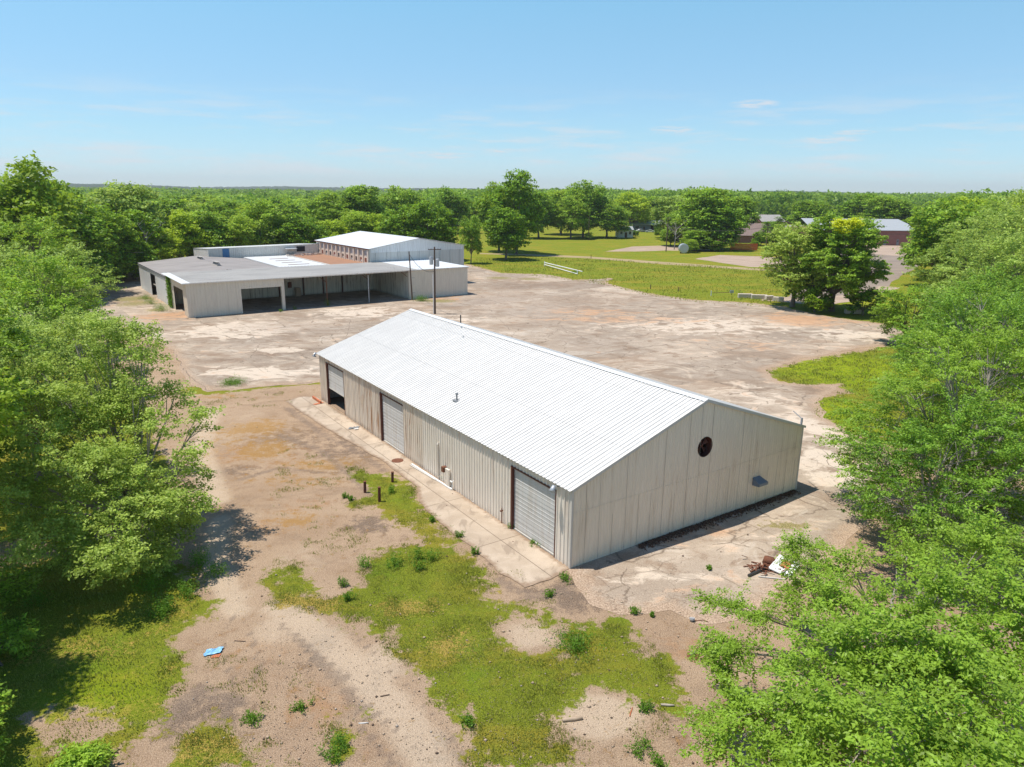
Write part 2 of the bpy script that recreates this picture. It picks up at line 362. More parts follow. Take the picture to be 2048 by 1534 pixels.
def yard_material():
    m, n = mat('worn_concrete_yard'); c = n.coord('Object')
    cs = n.mapping(c, (.75, 1.05, 1), rot=(0, 0, R(-3)))
    n1 = n.noise(c, .10, 5, .6, .4); n2 = n.noise(cs, .55, 7, .65, .6); n3 = n.noise(c, 2.4, 7, .7); n4 = n.noise(c, 12., 4, .7); n5 = n.noise(cs, .17, 6, .6, 1.2)
    col = n.mix(n.mapr(n1, .35, .65), (.33, .285, .245), (.44, .39, .34))
    col = n.mix(n.math('MULTIPLY', n.mapr(n2, .52, .66), .85), col, (.66, .60, .53))
    col = n.mix(n.math('MULTIPLY', n.mapr(n2, .34, .46, 1., 0.), .75), col, (.22, .155, .11))
    col = n.mix(n.math('MULTIPLY', n.mapr(n5, .52, .62), .6), col, (.25, .18, .13))
    col = n.mix(n.math('MULTIPLY', n.mapr(n5, .33, .42, 1., 0.), .75), col, (.56, .53, .49))
    col = n.mix(n.math('MULTIPLY', n.mapr(n3, .55, .7), .45), col, (.30, .22, .16))
    col = n.mix(n.math('MULTIPLY', n.mapr(n3, .3, .42, 1., 0.), .5), col, (.66, .61, .54))
    sb = n.new('ShaderNodeTexBrick'); n.put(sb.inputs['Vector'], n.mapping(c, rot=(0, 0, R(-35.6)), loc=(3, 2, 0))); sb.offset = .5
    sb.inputs['Scale'].default_value = 1.; sb.inputs['Brick Width'].default_value = 12.2; sb.inputs['Row Height'].default_value = 6.1; sb.inputs['Mortar Size'].default_value = 0.
    sb.inputs['Color1'].default_value = (.62, .62, .62, 1); sb.inputs['Color2'].default_value = (1.25, 1.22, 1.18, 1)
    col = n.mix(.55, col, n.mix(1., col, sb.outputs['Color'], 'MULTIPLY'))
    # arcs left by turning tyres
    for (tx, ty, tr) in ((14.5, 74, 5.5), (17.5, 71, 6.), (33, 80, 7.), (40, 96, 9.), (-22, 86, 8.), (22, 64, 5.)):
        dd = n.new('ShaderNodeVectorMath', operation='DISTANCE'); n.put(dd.inputs[0], c); dd.inputs[1].default_value = (tx, ty, .012)
        rg_ = n.math('ABSOLUTE', n.math('SUBTRACT', n.math('ADD', dd.outputs['Value'], n.math('MULTIPLY', n.noise(c, .25, 2), 1.2)), tr))
        tm = n.math('MULTIPLY', n.mapr(n.math('ABSOLUTE', n.math('SUBTRACT', rg_, .45)), .08, .28, 1., 0.), n.mapr(n.noise(n.mapping(c, loc=(tx, 0, 0)), .18, 3), .47, .6))
        col = n.mix(n.math('MULTIPLY', tm, .4), col, (.70, .62, .53))
    dk = n.mapr(n.math('ADD', n.attr('gravel'), n.math('MULTIPLY', n.math('SUBTRACT', n2, .5), 2.6)), .3, .9)
    col = n.mix(n.math('MULTIPLY', dk, .85), col, (.17, .115, .08))
    pl = n.mapr(n.math('ADD', n.attr('pale'), n.math('MULTIPLY', n.math('SUBTRACT', n2, .5), 2.8)), .38, .72)
    col = n.mix(n.math('MULTIPLY', pl, .8), col, (.70, .64, .57))
    gy = n.mapr(n.math('ADD', n.attr('dry'), n.math('MULTIPLY', n.math('SUBTRACT', n2, .5), 2.2)), .35, .75)
    col = n.mix(n.math('MULTIPLY', gy, .6), col, (.37, .33, .30))
    rd = n.mapr(n.math('ADD', n.attr('red'), n.math('MULTIPLY', n.math('SUBTRACT', n2, .5), 3.4)), .25, .9)
    col = n.mix(n.math('MULTIPLY', rd, .75), col, (.52, .29, .15))
    sp = n.vor(c, 1.7, 'F1'); col = n.mix(n.math('MULTIPLY', n.mapr(sp, .03, .12, 1., 0.), .5), col, (.13, .09, .065))
    ck = n.math('MULTIPLY', tilecracks(n, c, .13, .012, .5, .7), n.mapr(n.noise(c, .5, 3), .42, .5))
    ck2 = n.math('MULTIPLY', tilecracks(n, n.mapping(c, loc=(31, 7, 0)), .55, .012, .4, 1.6), n.mapr(n.noise(n.mapping(c, loc=(9, 3, 0)), .09, 3), .5, .58))
    # slab joints along the drive
    br = n.new('ShaderNodeTexBrick'); n.put(br.inputs['Vector'], n.mapping(c, rot=(0, 0, R(-35.6)), loc=(3, 2, 0)))
    br.offset = 0; br.inputs['Scale'].default_value = 1.; br.inputs['Mortar Size'].default_value = .06; br.inputs['Brick Width'].default_value = 6.1; br.inputs['Row Height'].default_value = 6.1
    br.inputs['Mortar Smooth'].default_value = .3
    jm = n.math('MULTIPLY', br.outputs['Fac'], n.mapr(n.noise(n.mapping(c, loc=(5, 5, 0)), .22, 4), .47, .6))
    col = n.mix(n.math('MULTIPLY', n.math('MAXIMUM', ck, ck2), .8), col, (.10, .075, .055))
    col = n.mix(n.math('MULTIPLY', jm, .6), col, (.15, .12, .08))
    # dirt and weeds creeping in from the rim
    ed = n.math('ADD', n.attr('edge'), n.math('MULTIPLY', n.math('SUBTRACT', n3, .5), 3.0))
    col = n.mix(n.mapr(ed, .2, 1.4, .85, 0.), col, n.mix(n.mapr(n4, .35, .65), (.26, .18, .13), (.55, .43, .33)))
    gm = n.mapr(n.math('ADD', n.attr('grass'), n.math('MULTIPLY', n.math('SUBTRACT', n3, .5), 2.6)), .35, .75)
    col = n.mix(gm, col, n.mix(n.mapr(n4, .3, .7), (.12, .13, .03), (.32, .28, .10)))
    col = n.mix(.2, col, n.mix(n.mapr(n4, .3, .7), (.2, .16, .13), (.75, .68, .6)))
    col = n.mix(1., col, (.96, .895, .81), 'MULTIPLY')
    n.put(n.p.inputs['Base Color'], col); n.p.inputs['Roughness'].default_value = 1.; n.p.inputs['Specular IOR Level'].default_value = .1
    n.put(n.p.inputs['Normal'], n.bump(n.math('ADD', n3, n.math('MULTIPLY', n4, .4)), .35, .05))
    return m
def apron_material():
    m, n = mat('pale_apron_concrete'); c = n.coord('Object')
    n1 = n.noise(c, .4, 5, .6, .5); n3 = n.noise(c, 3., 6, .7); n4 = n.noise(c, 22., 3, .7); n2 = n.noise(n.mapping(c, (1, .4, 1)), 1.1, 6, .6, .8)
    col = n.mix(n.mapr(n1, .35, .65), (.44, .375, .31), (.57, .505, .435))
    col = n.mix(n.math('MULTIPLY', n.mapr(n2, .54, .64), .75), col, (.30, .25, .205))
    col = n.mix(n.math('MULTIPLY', n.mapr(n3, .58, .72), .4), col, (.36, .27, .2))
    col = n.mix(n.math('MULTIPLY', n.mapr(n3, .3, .42, 1., 0.), .35), col, (.76, .70, .62))
    col = n.mix(.12, col, n.mix(n4, (.2, .17, .14), (.9, .85, .78)))
    bj = n.new('ShaderNodeTexBrick'); n.put(bj.inputs['Vector'], n.mapping(c, rot=(0, 0, -.59612), loc=(1.2, .4, 0))); bj.offset = 0
    bj.inputs['Scale'].default_value = 1.; bj.inputs['Brick Width'].default_value = 7.; bj.inputs['Row Height'].default_value = 6.1; bj.inputs['Mortar Size'].default_value = .022
    bj.inputs['Color1'].default_value = (.85, .85, .85, 1); bj.inputs['Color2'].default_value = (1.1, 1.09, 1.07, 1)
    col = n.mix(.7, col, n.mix(1., col, bj.outputs['Color'], 'MULTIPLY')); col = n.mix(n.math('MULTIPLY', bj.outputs['Fac'], .7), col, (.2, .16, .12))
    ed = n.math('ADD', n.attr('edge'), n.math('MULTIPLY', n.math('SUBTRACT', n3, .5), .9))
    col = n.mix(n.mapr(ed, .0, .35, .9, 0.), col, (.30, .22, .16))
    col = n.mix(1., col, (.90, .83, .74), 'MULTIPLY')
    n.put(n.p.inputs['Base Color'], col); n.p.inputs['Roughness'].default_value = .9
    n.put(n.p.inputs['Normal'], n.bump(n4, .2, .02))
    return m
M['ground'] = ground_material(); M['yard'] = yard_material(); M['apron'] = apron_material()
def simple_ground(name, a, b, s1=.3, s2=6., extra=None):
    m, n = mat(name); c = n.coord('Object')
    n1 = n.noise(n.mapping(c, (.4, 1.2, 1)), s1, 5, .6, .5); n2 = n.noise(c, s2, 5, .7)
    col = n.mix(n.mapr(n1, .35, .65), a, b)
    col = n.mix(.25, col, n.mix(n.mapr(n2, .3, .7), tuple(x*.5 for x in a), tuple(min(1, x*1.4) for x in b)))
    col = n.mix(1., col, (0.85, 0.76, 0.66), 'MULTIPLY')
    n.put(n.p.inputs['Base Color'], col); n.p.inputs['Roughness'].default_value = .93
    return m
M['asphalt'] = simple_ground('old_grey_asphalt', (.26, .23, .215), (.36, .32, .29))
M['pad'] = simple_ground('old_slab', (.40, .33, .28), (.54, .46, .40))
M['track'] = simple_ground('sandy_track', (.36, .31, .17), (.50, .43, .27))

# ------------------------------------------------------------------ distance fields
def sdf(poly, X, Y):
    """signed distance, positive inside"""
    P = np.array(poly); n = len(P); d = np.full(X.shape, 1e9); ins = np.zeros(X.shape, bool)
    for i in range(n):
        a = P[i]; b = P[(i+1) % n]; e = b-a; wx = X-a[0]; wy = Y-a[1]
        t = np.clip((wx*e[0]+wy*e[1])/max(e @ e, 1e-9), 0, 1)
        d = np.minimum(d, np.hypot(wx-e[0]*t, wy-e[1]*t))
        c = ((a[1] > Y) != (b[1] > Y)) & (X < (b[0]-a[0])*(Y-a[1])/((b[1]-a[1]) if abs(b[1]-a[1]) > 1e-12 else 1e-12)+a[0])
        ins ^= c
    return np.where(ins, d, -d)
def blobs(lst, X, Y):
    out = np.zeros(X.shape)
    for q in lst:
        u, v, ru, rv = q[:4]; k = q[4] if len(q) > 4 else 1.
        c = G(u, v); rx = abs(G(u+ru, v).x-G(u-ru, v).x)/2; ry = abs(G(u, v-rv).y-G(u, v+rv).y)/2
        e = k*np.exp(-(((X-c.x)/rx)**2+((Y-c.y)/ry)**2)**1.3)
        out = np.maximum(out, e)
    return out
# outlines of the ground cover, surveyed from the picture and laid on the ground plane
GRASS = [
 [(520,1150),(560,1125),(625,1128),(618,1175),(660,1192),(712,1178),(708,1130),(760,1100),(880,1088),(948,1102),(962,1150),(975,1195),(1060,1212),(1120,1232),(1200,1245),(1240,1232),(1262,1262),(1300,1300),(1345,1350),(1400,1400),(1398,1430),(1330,1425),(1250,1398),(1190,1368),(1130,1415),(1102,1455),(1140,1500),(1150,1540),(940,1540),(928,1480),(900,1425),(868,1392),(862,1362),(832,1340),(795,1318),(772,1312),(768,1262),(690,1240),(620,1232),(548,1208)],
 [(700,930),(740,950),(800,958),(832,972),(838,1005),(880,1050),(930,1085),(880,1098),(812,1062),(772,1022),(700,1010),(735,985)],
 [(-900,1040),(60,1050),(150,1060),(300,1100),(400,1160),(425,1200),(380,1260),(350,1300),(368,1370),(340,1430),(250,1500),(200,1560),(-900,1560)],
 [(350,1480),(420,1440),(520,1490),(540,1560),(330,1560)],
 [(660,1445),(700,1440),(705,1510),(660,1510)],
 [(1535,742),(1580,730),(1650,715),(1790,690),(1850,690),(2300,640),(2300,1000),(1850,900),(1740,885),(1690,860),(1625,825),(1640,800),(1690,785),(1680,768),(1610,772),(1560,765)],
 [(1545,1050),(1600,1035),(1650,1045),(1620,1068),(1560,1070)],
 [(-400,545),(150,552),(280,545),(290,500),(-400,500)],
 [(365,600+175),(500,765),(640,755),(640,768),(500,780),(380,792)],
 [(-900,640),(100,660),(200,720),(300,830),(330,930),(340,1030),(200,1060),(-900,1100)],
]
HOLES = [[(-300,1075),(60,1085),(110,1110),(60,1135),(-300,1150)], [(60,1440),(160,1425),(230,1460),(150,1500),(80,1500)], [(1000,1252),(1060,1226),(1130,1262),(1125,1300),(1060,1310),(1010,1290)], [(610,1135),(712,1130),(716,1176),(660,1192),(615,1180)]]
GRAVEL = [(560,880,120,40,.7),(700,900,90,60,.7),(640,820,80,22,.5),(740,1050,60,22,.9),(480,940,70,14,.7),(840,1030,60,70,.4),(1150,1190,80,45,.9),(1060,1190,60,30,.6),(640,1290,40,50,.8),(740,1370,30,80,.6),(880,1500,60,60,.6),(400,1430,120,70,.8),(1380,1450,100,60,.6),(1120,1500,60,50,.5),(900,830+130,40,30,.5),(1000,1120,40,30,.6)]
REDB = [(470,905,70,30,.7),(620,1010,60,20,.6),(540,1050,60,20,.6),(640,1420,70,50,.6),(760,1500,60,30,.5),(580,1040,60,40,.5),(560,920,90,50,.45),(650,1410,90,60,.75),(1370,1300,50,30,1.),(1480,1470,140,60,.8),(700,1480,60,40,.5),(1590,1040,60,20,.6),(520,1300,120,60,.4)]
PALE = [(1200,1430,110,55,1.),(760,1340,70,80,.8),(480,1200,60,60,.5),(1060,1270,70,40,.8),(600,1120,90,60,.5),(470,860,60,90,.5),(560,1260,80,40,.7),(860,1480,70,50,.6),(1240,1180,100,30,.6)]
DRY = [(500,880,110,40,.5),(600,960,120,16,.5),(430,790,60,10,.6),(520,855,60,18,1.),(530,900,60,22,1.),(470,860,40,14,.8),(640,930,80,14,.8),(590,1040,60,22,.7),(700,920,60,12,.5)]
LITTER = [(600,1210,90,30,1.),(820,1215,80,20,.9),(900,1290,80,40,.7),(120,1300,180,40,.6),(200,1420,160,40,.7),(60,1120,80,20,.9),(350,1230,40,80,.5),(420,1500,100,40,.8),(1010,1190,50,20,.7),(300,1340,120,24,.4)]
BRIGHT = [(1700,740,160,40,1.),(1700,830,90,35,1.),(200,1390,160,90,.6),(930,1400,90,100,.35),(1250,1330,120,60,.3),(300,1170,120,50,.5),(1180,505,700,26,.25),(150,555,160,14,.8),(1700,590,120,30,.6)]
gx = np.concatenate([-(38+1.6*np.cumsum(1.13**np.arange(48)))[::-1]*1., np.arange(-38, 40, .4), 40+1.6*np.cumsum(1.13**np.arange(48))])
gy = np.concatenate([[-400, -150, -60, -20, 0, 8], np.arange(14, 62, .4), 62+.5*np.cumsum(1.045**np.arange(155))])
GX, GY = np.meshgrid(gx, gy); gX, gY = GX.ravel(), GY.ravel()
grass = np.full(gX.shape, -4.)
for q in GRASS: grass = np.maximum(grass, np.clip(sdf(Gp(q), gX, gY), -4, 2))
for q in HOLES: grass = np.minimum(grass, np.clip(-sdf(Gp(q), gX, gY), -2, 4))
farf = np.clip((gY-150)/6, -4, 2)                 # open fields beyond the yard
fieldp = Gp([(925,560),(935,528),(1000,546),(1090,549),(1150,560),(1225,557),(1208,566),(1300,588),(1400,601),(1480,604),(1560,612),(1640,632),(1790,650),(2400,690),(2400,420),(925,420)])
farf = np.maximum(np.clip(sdf(fieldp, gX, gY), -4, 2), np.where(gY > 190, 2, -4))
grass = np.maximum(grass, farf)
wood = np.clip((gY-430)/120, 0, 1)
clear_px = [(120,640),(150,552),(282,546),(300,498),(640,470),(900,482),(905,455),(1000,447),(1100,444),(1180,442),(1335,441),(1350,476),(1470,500),(1475,450),(1600,446),(1660,443),(1845,438),(1872,450),(1865,520),(1800,600),(1830,700),(1700,1000),(1200,1534),(300,1534),(200,800)]
CLEAR = Gp(clear_px)
cl = sdf(CLEAR, gX, gY); wood = np.maximum(wood, np.where((gY > 158) & (cl < -4), 1, 0))
def lines(lst, X, Y):
    out = np.zeros(X.shape)
    for pl, wd in lst:
        P = [np.array(G(*q)[:2]) for q in pl]; d = np.full(X.shape, 1e9)
        for a, e in zip(P[:-1], P[1:]):
            v = e-a; t = np.clip(((X-a[0])*v[0]+(Y-a[1])*v[1])/(v @ v), 0, 1); d = np.minimum(d, np.hypot(X-a[0]-v[0]*t, Y-a[1]-v[1]*t))
        out = np.maximum(out, np.exp(-(d/wd)**2))
    return out
RUTS = [([(560,1250),(610,1290),(650,1340),(700,1400),(735,1470),(800,1545)], .3), ([(625,1300),(690,1345),(715,1400),(770,1440),(830,1500)], .18), ([(700,1260),(770,1330),(840,1400),(900,1470),(930,1540)], .16), ([(470,1230),(440,1300),(470,1370),(440,1440)], .22), ([(500,1260),(520,1330),(500,1400)], .18),
        ([(560,870),(640,900),(700,950),(740,990)], .5), ([(480,960),(560,935),(640,945)], .35), ([(575,815),(640,865),(715,905),(770,940)], .5), ([(1000,1160),(1060,1195),(1140,1180)], .5), ([(330,1440),(400,1380),(480,1400)], .6), ([(400,830),(380,900),(400,1000)], .3)]
nx, ny = len(gx), len(gy)
idx = np.arange(nx*ny).reshape(ny, nx)
faces = np.stack([idx[:-1, :-1], idx[:-1, 1:], idx[1:, 1:], idx[1:, :-1]], -1).reshape(-1, 4)
rng = np.random.default_rng(5)
gZ = np.zeros(gX.shape)
attrs = {'grass': ('POINT', grass), 'gravel': ('POINT', blobs(GRAVEL, gX, gY)), 'red': ('POINT', blobs(REDB, gX, gY)), 'pale': ('POINT', np.maximum(blobs(PALE, gX, gY), .9*lines([([(560,1215),(640,1270),(720,1350),(800,1430),(870,1540)], 1.1), ([(440,1040),(430,1120),(470,1220)], .9), ([(420,820),(400,900),(430,1000)], 1.2)], gX, gY))),
         'dry': ('POINT', blobs(DRY, gX, gY)), 'litter': ('POINT', blobs(LITTER, gX, gY)), 'bright': ('POINT', blobs(BRIGHT, gX, gY)), 'wood': ('POINT', wood), 'rut': ('POINT', lines(RUTS, gX, gY))}
tag(link('ground', np_mesh('ground', np.stack([gX, gY, gZ], 1), faces, attrs, [M['ground']])), kind='structure')

def sheet(name, poly, m, z, step, jitter=.25, sub=.8, seed=1, attrs=None, label=None, holes=()):
    rr = random.Random(seed); pts = []
    P = [Vector(p) for p in poly]
    for i in range(len(P)):
        a, b = P[i], P[(i+1) % len(P)]; n = max(1, int((b-a).length/sub))
        nrm = Vector((-(b-a).y, (b-a).x)).normalized() if (b-a).length > 0 else Vector((0, 0))
        off = 0.
        for k in range(n):
            off = off*.6 + rr.uniform(-1, 1)*jitter
            pts.append((a+(b-a)*k/n) + nrm*(off if k else 0))
    A = np.array([tuple(p) for p in pts]); nb = len(A)
    x0, y0 = A.min(0); x1, y1 = A.max(0)
    xs, ys = np.arange(x0, x1, step), np.arange(y0, y1, step)
    XX, YY = np.meshgrid(xs, ys); XX, YY = XX.ravel(), YY.ravel(); s = sdf([tuple(p) for p in A], XX, YY)
    keep = s > step*.35
    allp = [Vector(p) for p in A] + [Vector((x, y)) for x, y in zip(XX[keep], YY[keep])]
    res = delaunay_2d_cdt(allp, [(i, (i+1) % nb) for i in range(nb)], [], 1, 1e-4)
    V = np.array([(p.x, p.y, z) for p in res[0]]); Fc = np.array([f for f in res[2] if len(f) == 3])
    cz = V[Fc]; area = (cz[:, 1, 0]-cz[:, 0, 0])*(cz[:, 2, 1]-cz[:, 0, 1])-(cz[:, 1, 1]-cz[:, 0, 1])*(cz[:, 2, 0]-cz[:, 0, 0])
    Fc[area < 0] = Fc[area < 0][:, ::-1]
    at = {'edge': ('POINT', np.clip(sdf([tuple(p) for p in A], V[:, 0], V[:, 1]), -1, 6))}
    for k, lst in (attrs or {}).items(): at[k] = ('POINT', blobs(lst, V[:, 0], V[:, 1]))
    o = link(name, np_mesh(name, V, Fc, at, [m])); tag(o, label, kind='structure')
    return o
YARD = [(-300,600),(60,570),(150,571),(275,562),(500,530),(935,529),(1000,546),(1090,549),(1150,560),(1225,557),(1208,566),(1300,588),(1400,601),(1480,604),(1560,612),(1640,630),(1700,640),(1790,652),(1840,680),(1700,700),(1610,715),(1530,740),(1562,766),(1680,771),(1635,802),(1655,842),(1730,885),(1760,960),(1740,1050),(1660,1120),(1560,1180),(1480,1240),(1400,1250),(1340,1220),(1240,1230),(1180,1210),(1143,1150),(1100,1080),(900,960),(700,830),(640,764),(415,784),(372,762),(345,700),(200,640),(-300,700)]
yard_attrs = {
 'gravel': [(1620,725,70,14,1.),(1560,742,50,14,1.),(1640,780,70,16,1.),(1580,800,60,12,.6),(550,705,60,10,.9),(450,720,60,8,.7),(950,590,120,14,.5),(1050,570,110,16,.6),(1150,600,160,12,.6),(1040,650,80,16,.5),(820,617,40,5,.7),(900,560,60,14,.5),(1240,650,260,14,.35),(1680,622,80,10,.9),(1430,900,80,18,.4),(1290,770,100,20,.4),(1150,700,70,14,.4)],
 'pale': [(470,660,140,20,.8),(560,700,60,7,1.),(720,625,100,14,.8),(520,745,140,16,.9),(1400,650,260,20,.7),(1700,670,90,14,.8),(1500,590+60,160,16,.6),(1650,930,90,60,.8),(1640,860,50,40,.9),(1330,1150,120,20,.7),(1200,1150,70,20,.7),(1480,1080,100,16,.6),(900,640,100,10,.6),(1250,800,140,40,.5),(1520,790,90,30,.5)],
 'dry': [(600,655,200,14,.6),(500,690,150,12,.5),(960,600,160,20,.7),(1060,620,120,24,.6),(1200,690,160,24,.5),(1350,720,140,20,.4),(1400,1130,120,24,.6),(1230,1190,80,24,.5)],
 'red': [(1600,640,80,14,1.),(1740,640,80,10,.9),(340,632,70,12,.9),(1250,640,180,10,.6),(1190,625,120,8,.6),(1500,690,120,14,.35),(880,598,60,6,.6),(1400,1060,90,20,.6),(1230,1110,50,10,.8),(300,600,80,10,.5),(1330,1080,60,14,.5),(1440,1190,120,30,.45)],
 'grass': [(1000,556,30,3,.9),(880,602,40,4,.9),(260,598,40,6,1.),(310,620,20,4,.9),(1060,558,30,3,.8),(690,1000,1,1,0),(1710,905,50,12,.8),(1580,1055,60,10,1.),(230,575,40,4,.8),(270,607,40,8,.8)]}
sheet('concrete_yard', Gp(YARD), M['yard'], .012, 1.0, .3, .9, 3, yard_attrs)

# open cracks and failed joints in the slabs
CR = MB(); rc = random.Random(31)
def crack(pts, wd, z=.017):
    P = [Vector(G(*q)[:2]) for q in pts]; line = []
    for a, e in zip(P[:-1], P[1:]):
        n_ = max(2, int((e-a).length/.7)); nr = Vector((-(e-a).y, (e-a).x)).normalized()
        for k in range(n_): line.append(a.lerp(e, k/n_) + nr*rc.uniform(-.16, .16))
    line.append(P[-1])
    for i in range(len(line)-1):
        a, e = line[i], line[i+1]; d_ = (e-a); nr = Vector((-d_.y, d_.x)).normalized(); w0, w1 = wd*rc.uniform(.25, 1.), wd*rc.uniform(.25, 1.)
        if rc.random() < .12: continue
        CR.quad((*(a-nr*w0), z), (*(e-nr*w1), z), (*(e+nr*w1), z), (*(a+nr*w0), z))
for pts, wd in (([(1165,714),(1230,702),(1290,694),(1345,688)], .2), ([(1230,648),(1330,632),(1450,613),(1560,600)], .12), ([(1400,696),(1490,712),(1575,729)], .14), ([(345,700),(372,745),(415,782)], .1), ([(415,782),(520,774),(640,764)], .16), ([(380,662),(480,664),(600,652),(760,640)], .12), ([(430,700),(560,716),(640,708)], .1), ([(1050,640),(1120,655),(1200,690)], .1), ([(1100,700),(1060,712)], .2), ([(1190,1165),(1230,1150),(1290,1148),(1350,1118)], .035), ([(1180,1150),(1220,1175),(1260,1170)], .03), ([(1300,1130),(1340,1150),(1400,1160)], .03), ([(1594,978),(1650,1000),(1700,1030)], .05), ([(1430,1100),(1500,1080),(1570,1090)], .04), ([(700,640),(690,690),(640,730)], .08), ([(1480,660),(1560,676),(1660,690)], .08), ([(1000,600),(1100,618),(1230,640)], .1), ([(940,620),(1000,640),(1020,660)], .1), ([(1640,880),(1660,930),(1700,960)], .05)):
    crack(pts, wd*.6)
tag(CR.build('pavement_cracks', plain('crack_dirt', (.20, .15, .11), .95, .4, 3)), kind='structure')

# ------------------------------------------------------------------ warehouse in the foreground (white roof)
TH = .59612; BA = (3.05, 33.08, 0); BW, BL, BH, BR = 18.71, 36.48, 4.3, 3.17
def locA(x, y, z=0):
    return Vector((BA[0]+x*math.cos(TH)-y*math.sin(TH), BA[1]+x*math.sin(TH)+y*math.cos(TH), z))
b = thing('metal_building', BA, 'long cream metal building with white ribbed gable roof in the foreground', 'building', rz=TH)
X, Y, Z = (1, 0, 0), (0, 1, 0), (0, 0, 1)
doors = [(1.3, 5.35, 3.78), (19.15, 23.1, 3.8), (30.6, 34.6, 3.82)]
def wallA(mb, x, n, y0, y1, ops):
    cur = y0
    for a, c, h in ops:
        mb.ribs((x, 0, 0), Y, Z, n, cur, a, 0, BH, .305, .045); mb.ribs((x, 0, 0), Y, Z, n, a, c, h, BH, .305, .045); cur = c
    mb.ribs((x, 0, 0), Y, Z, n, cur, y1, 0, BH, .305, .045)
w1 = MB(); wallA(w1, 0, (-1, 0, 0), 0, 16.2, doors[:1]); w1.build('wall', M['cream'], b)
w1 = MB(); wallA(w1, 0, (-1, 0, 0), 16.2, BL, doors[1:]); tag(w1.build('wall', M['cream_rusty'], b), 'rust streaked far part of the side wall')
MB().ribs((BW, 0, 0), Y, Z, (1, 0, 0), 0, BL, 0, BH).build('wall', M['cream'], b)
gab = lambda x: BH + BR*(1-abs(x-BW/2)/(BW/2))
hx, hz, hr = 9.55, 4.72, .60
g = MB()
def circ(x, s): 
    d = hr*hr-(x-hx)**2
    return hz + s*math.sqrt(max(d, 0))
g.ribs((0, 0, 0), X, Z, (0, -1, 0), 0, hx-hr, 0, gab, .2032, .016)
g.ribs((0, 0, 0), X, Z, (0, -1, 0), hx+hr, BW, 0, gab, .2032, .016)
for k in range(16):
    a, c = hx-hr+k*hr/8, hx-hr+(k+1)*hr/8
    g.ribs((0, 0, 0), X, Z, (0, -1, 0), a, c, 0, lambda x: circ(x, -1), .2032, .016)
    g.ribs((0, 0, 0), X, Z, (0, -1, 0), a, c, lambda x: circ(x, 1), gab, .2032, .016)
g.build('gable_wall', M['gable'], b)
MB().ribs((0, BL, 0), X, Z, (0, 1, 0), 0, BW, 0, gab).build('gable_wall', M['cream'], b)
# panel lap seams on the gable: thin dark overlapped edges
g = MB(); rr = random.Random(4)
x = 0.9
while x < BW-.4:
    g.box((x, -.024, 0.02), (x+.012, -.018, min(gab(x), gab(x+.012))-.05 if rr.random() < .3 else rr.uniform(2.2, 3.1))); x += .914
g.build('panel_seam', M['seam'], b)
g = MB(); g.box((.05, -.026, 3.02), (BW-.05, -.017, 3.034)); g.build('lap_seam', M['gable'], b)
# fan hole with rusty fan inside
g = MB(); n = 24
for k in range(n):
    a0, a1 = 2*PI*k/n, 2*PI*(k+1)/n
    p = lambda a, r, y: (hx+r*math.cos(a), y, hz+r*math.sin(a))
    g.quad(p(a0, hr, -.02), p(a1, hr, -.02), p(a1, hr, .45), p(a0, hr, .45))
for k in range(5):
    a0 = k*2*PI/5; g.poly([p(a0, .06, .3), p(a0+.15, hr*.92, .24), p(a0+.75, hr*.9, .36), p(a0+.6, .1, .34)])
g.tube([(hx, .22, hz), (hx, .42, hz)], .09, 10)
g.box((hx-hr, .38, hz-.02), (hx+hr, .42, hz+.03)); g.box((hx-.02, .43, hz-hr), (hx+.02, .47, hz+hr))
g.build('fan_housing', M['rustred'], b)
# roof
sl = math.hypot(BW/2, BR); OV = .12
cs, sn = (BW/2)/sl, BR/sl
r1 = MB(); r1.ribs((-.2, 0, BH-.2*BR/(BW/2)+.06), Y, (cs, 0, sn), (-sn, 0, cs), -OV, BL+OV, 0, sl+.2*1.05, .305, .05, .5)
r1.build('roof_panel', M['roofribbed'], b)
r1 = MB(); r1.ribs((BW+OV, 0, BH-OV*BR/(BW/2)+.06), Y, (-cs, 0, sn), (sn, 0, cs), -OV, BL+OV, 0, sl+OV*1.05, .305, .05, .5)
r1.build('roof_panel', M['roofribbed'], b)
# ridge cap, rake trim, eave trim
zr = BH+BR+.06
g = MB()
for s in (-1, 1):
    g.quad((BW/2, -OV-.01, zr+.075), (BW/2, BL+OV+.01, zr+.075), (BW/2+s*.3*cs, BL+OV+.01, zr+.075-.3*sn), (BW/2+s*.3*cs, -OV-.01, zr+.075-.3*sn))
g.build('ridge_cap', M['roofwhite'], b)
for yy in (-OV-.02, BL+OV-.02):
    g = MB()
    for s, x0 in ((1, -OV), (-1, BW+OV)):
        e = (x0, BH-OV*BR/(BW/2)+.06); r_ = (BW/2, zr)
        a = [(e[0], yy, e[1]-.10), (r_[0], yy, r_[1]-.12), (r_[0], yy, r_[1]+.055), (e[0], yy, e[1]+.055)]
        bb = [(q[0], q[1]+.035, q[2]) for q in a]
        i = len(g.v); g.v += a+bb; g.f += [(i, i+1, i+2, i+3), (i+7, i+6, i+5, i+4), (i, i+4, i+5, i+1), (i+3, i+2, i+6, i+7)]
    g.build('rake_trim', M['trim'], b)
g = MB(); g.box((-.045, .02, BH-.16), (-.035, 16.15, BH-.02)); g.build('eave_trim', M['trim'], b)
g = MB(); g.box((-.05, -.045, 0), (.07, -.03, BH-.03)); g.box((-.05, -.03, 0), (-.038, .08, BH-.03)); g.build('corner_trim', M['trim'], b)
g = MB(); g.box((BW-.08, -.045, 0), (BW+.045, -.03, BH-.03)); g.box((BW+.036, -.03, 0), (BW+.047, .08, BH-.03)); g.build('corner_trim', M['trim'], b)
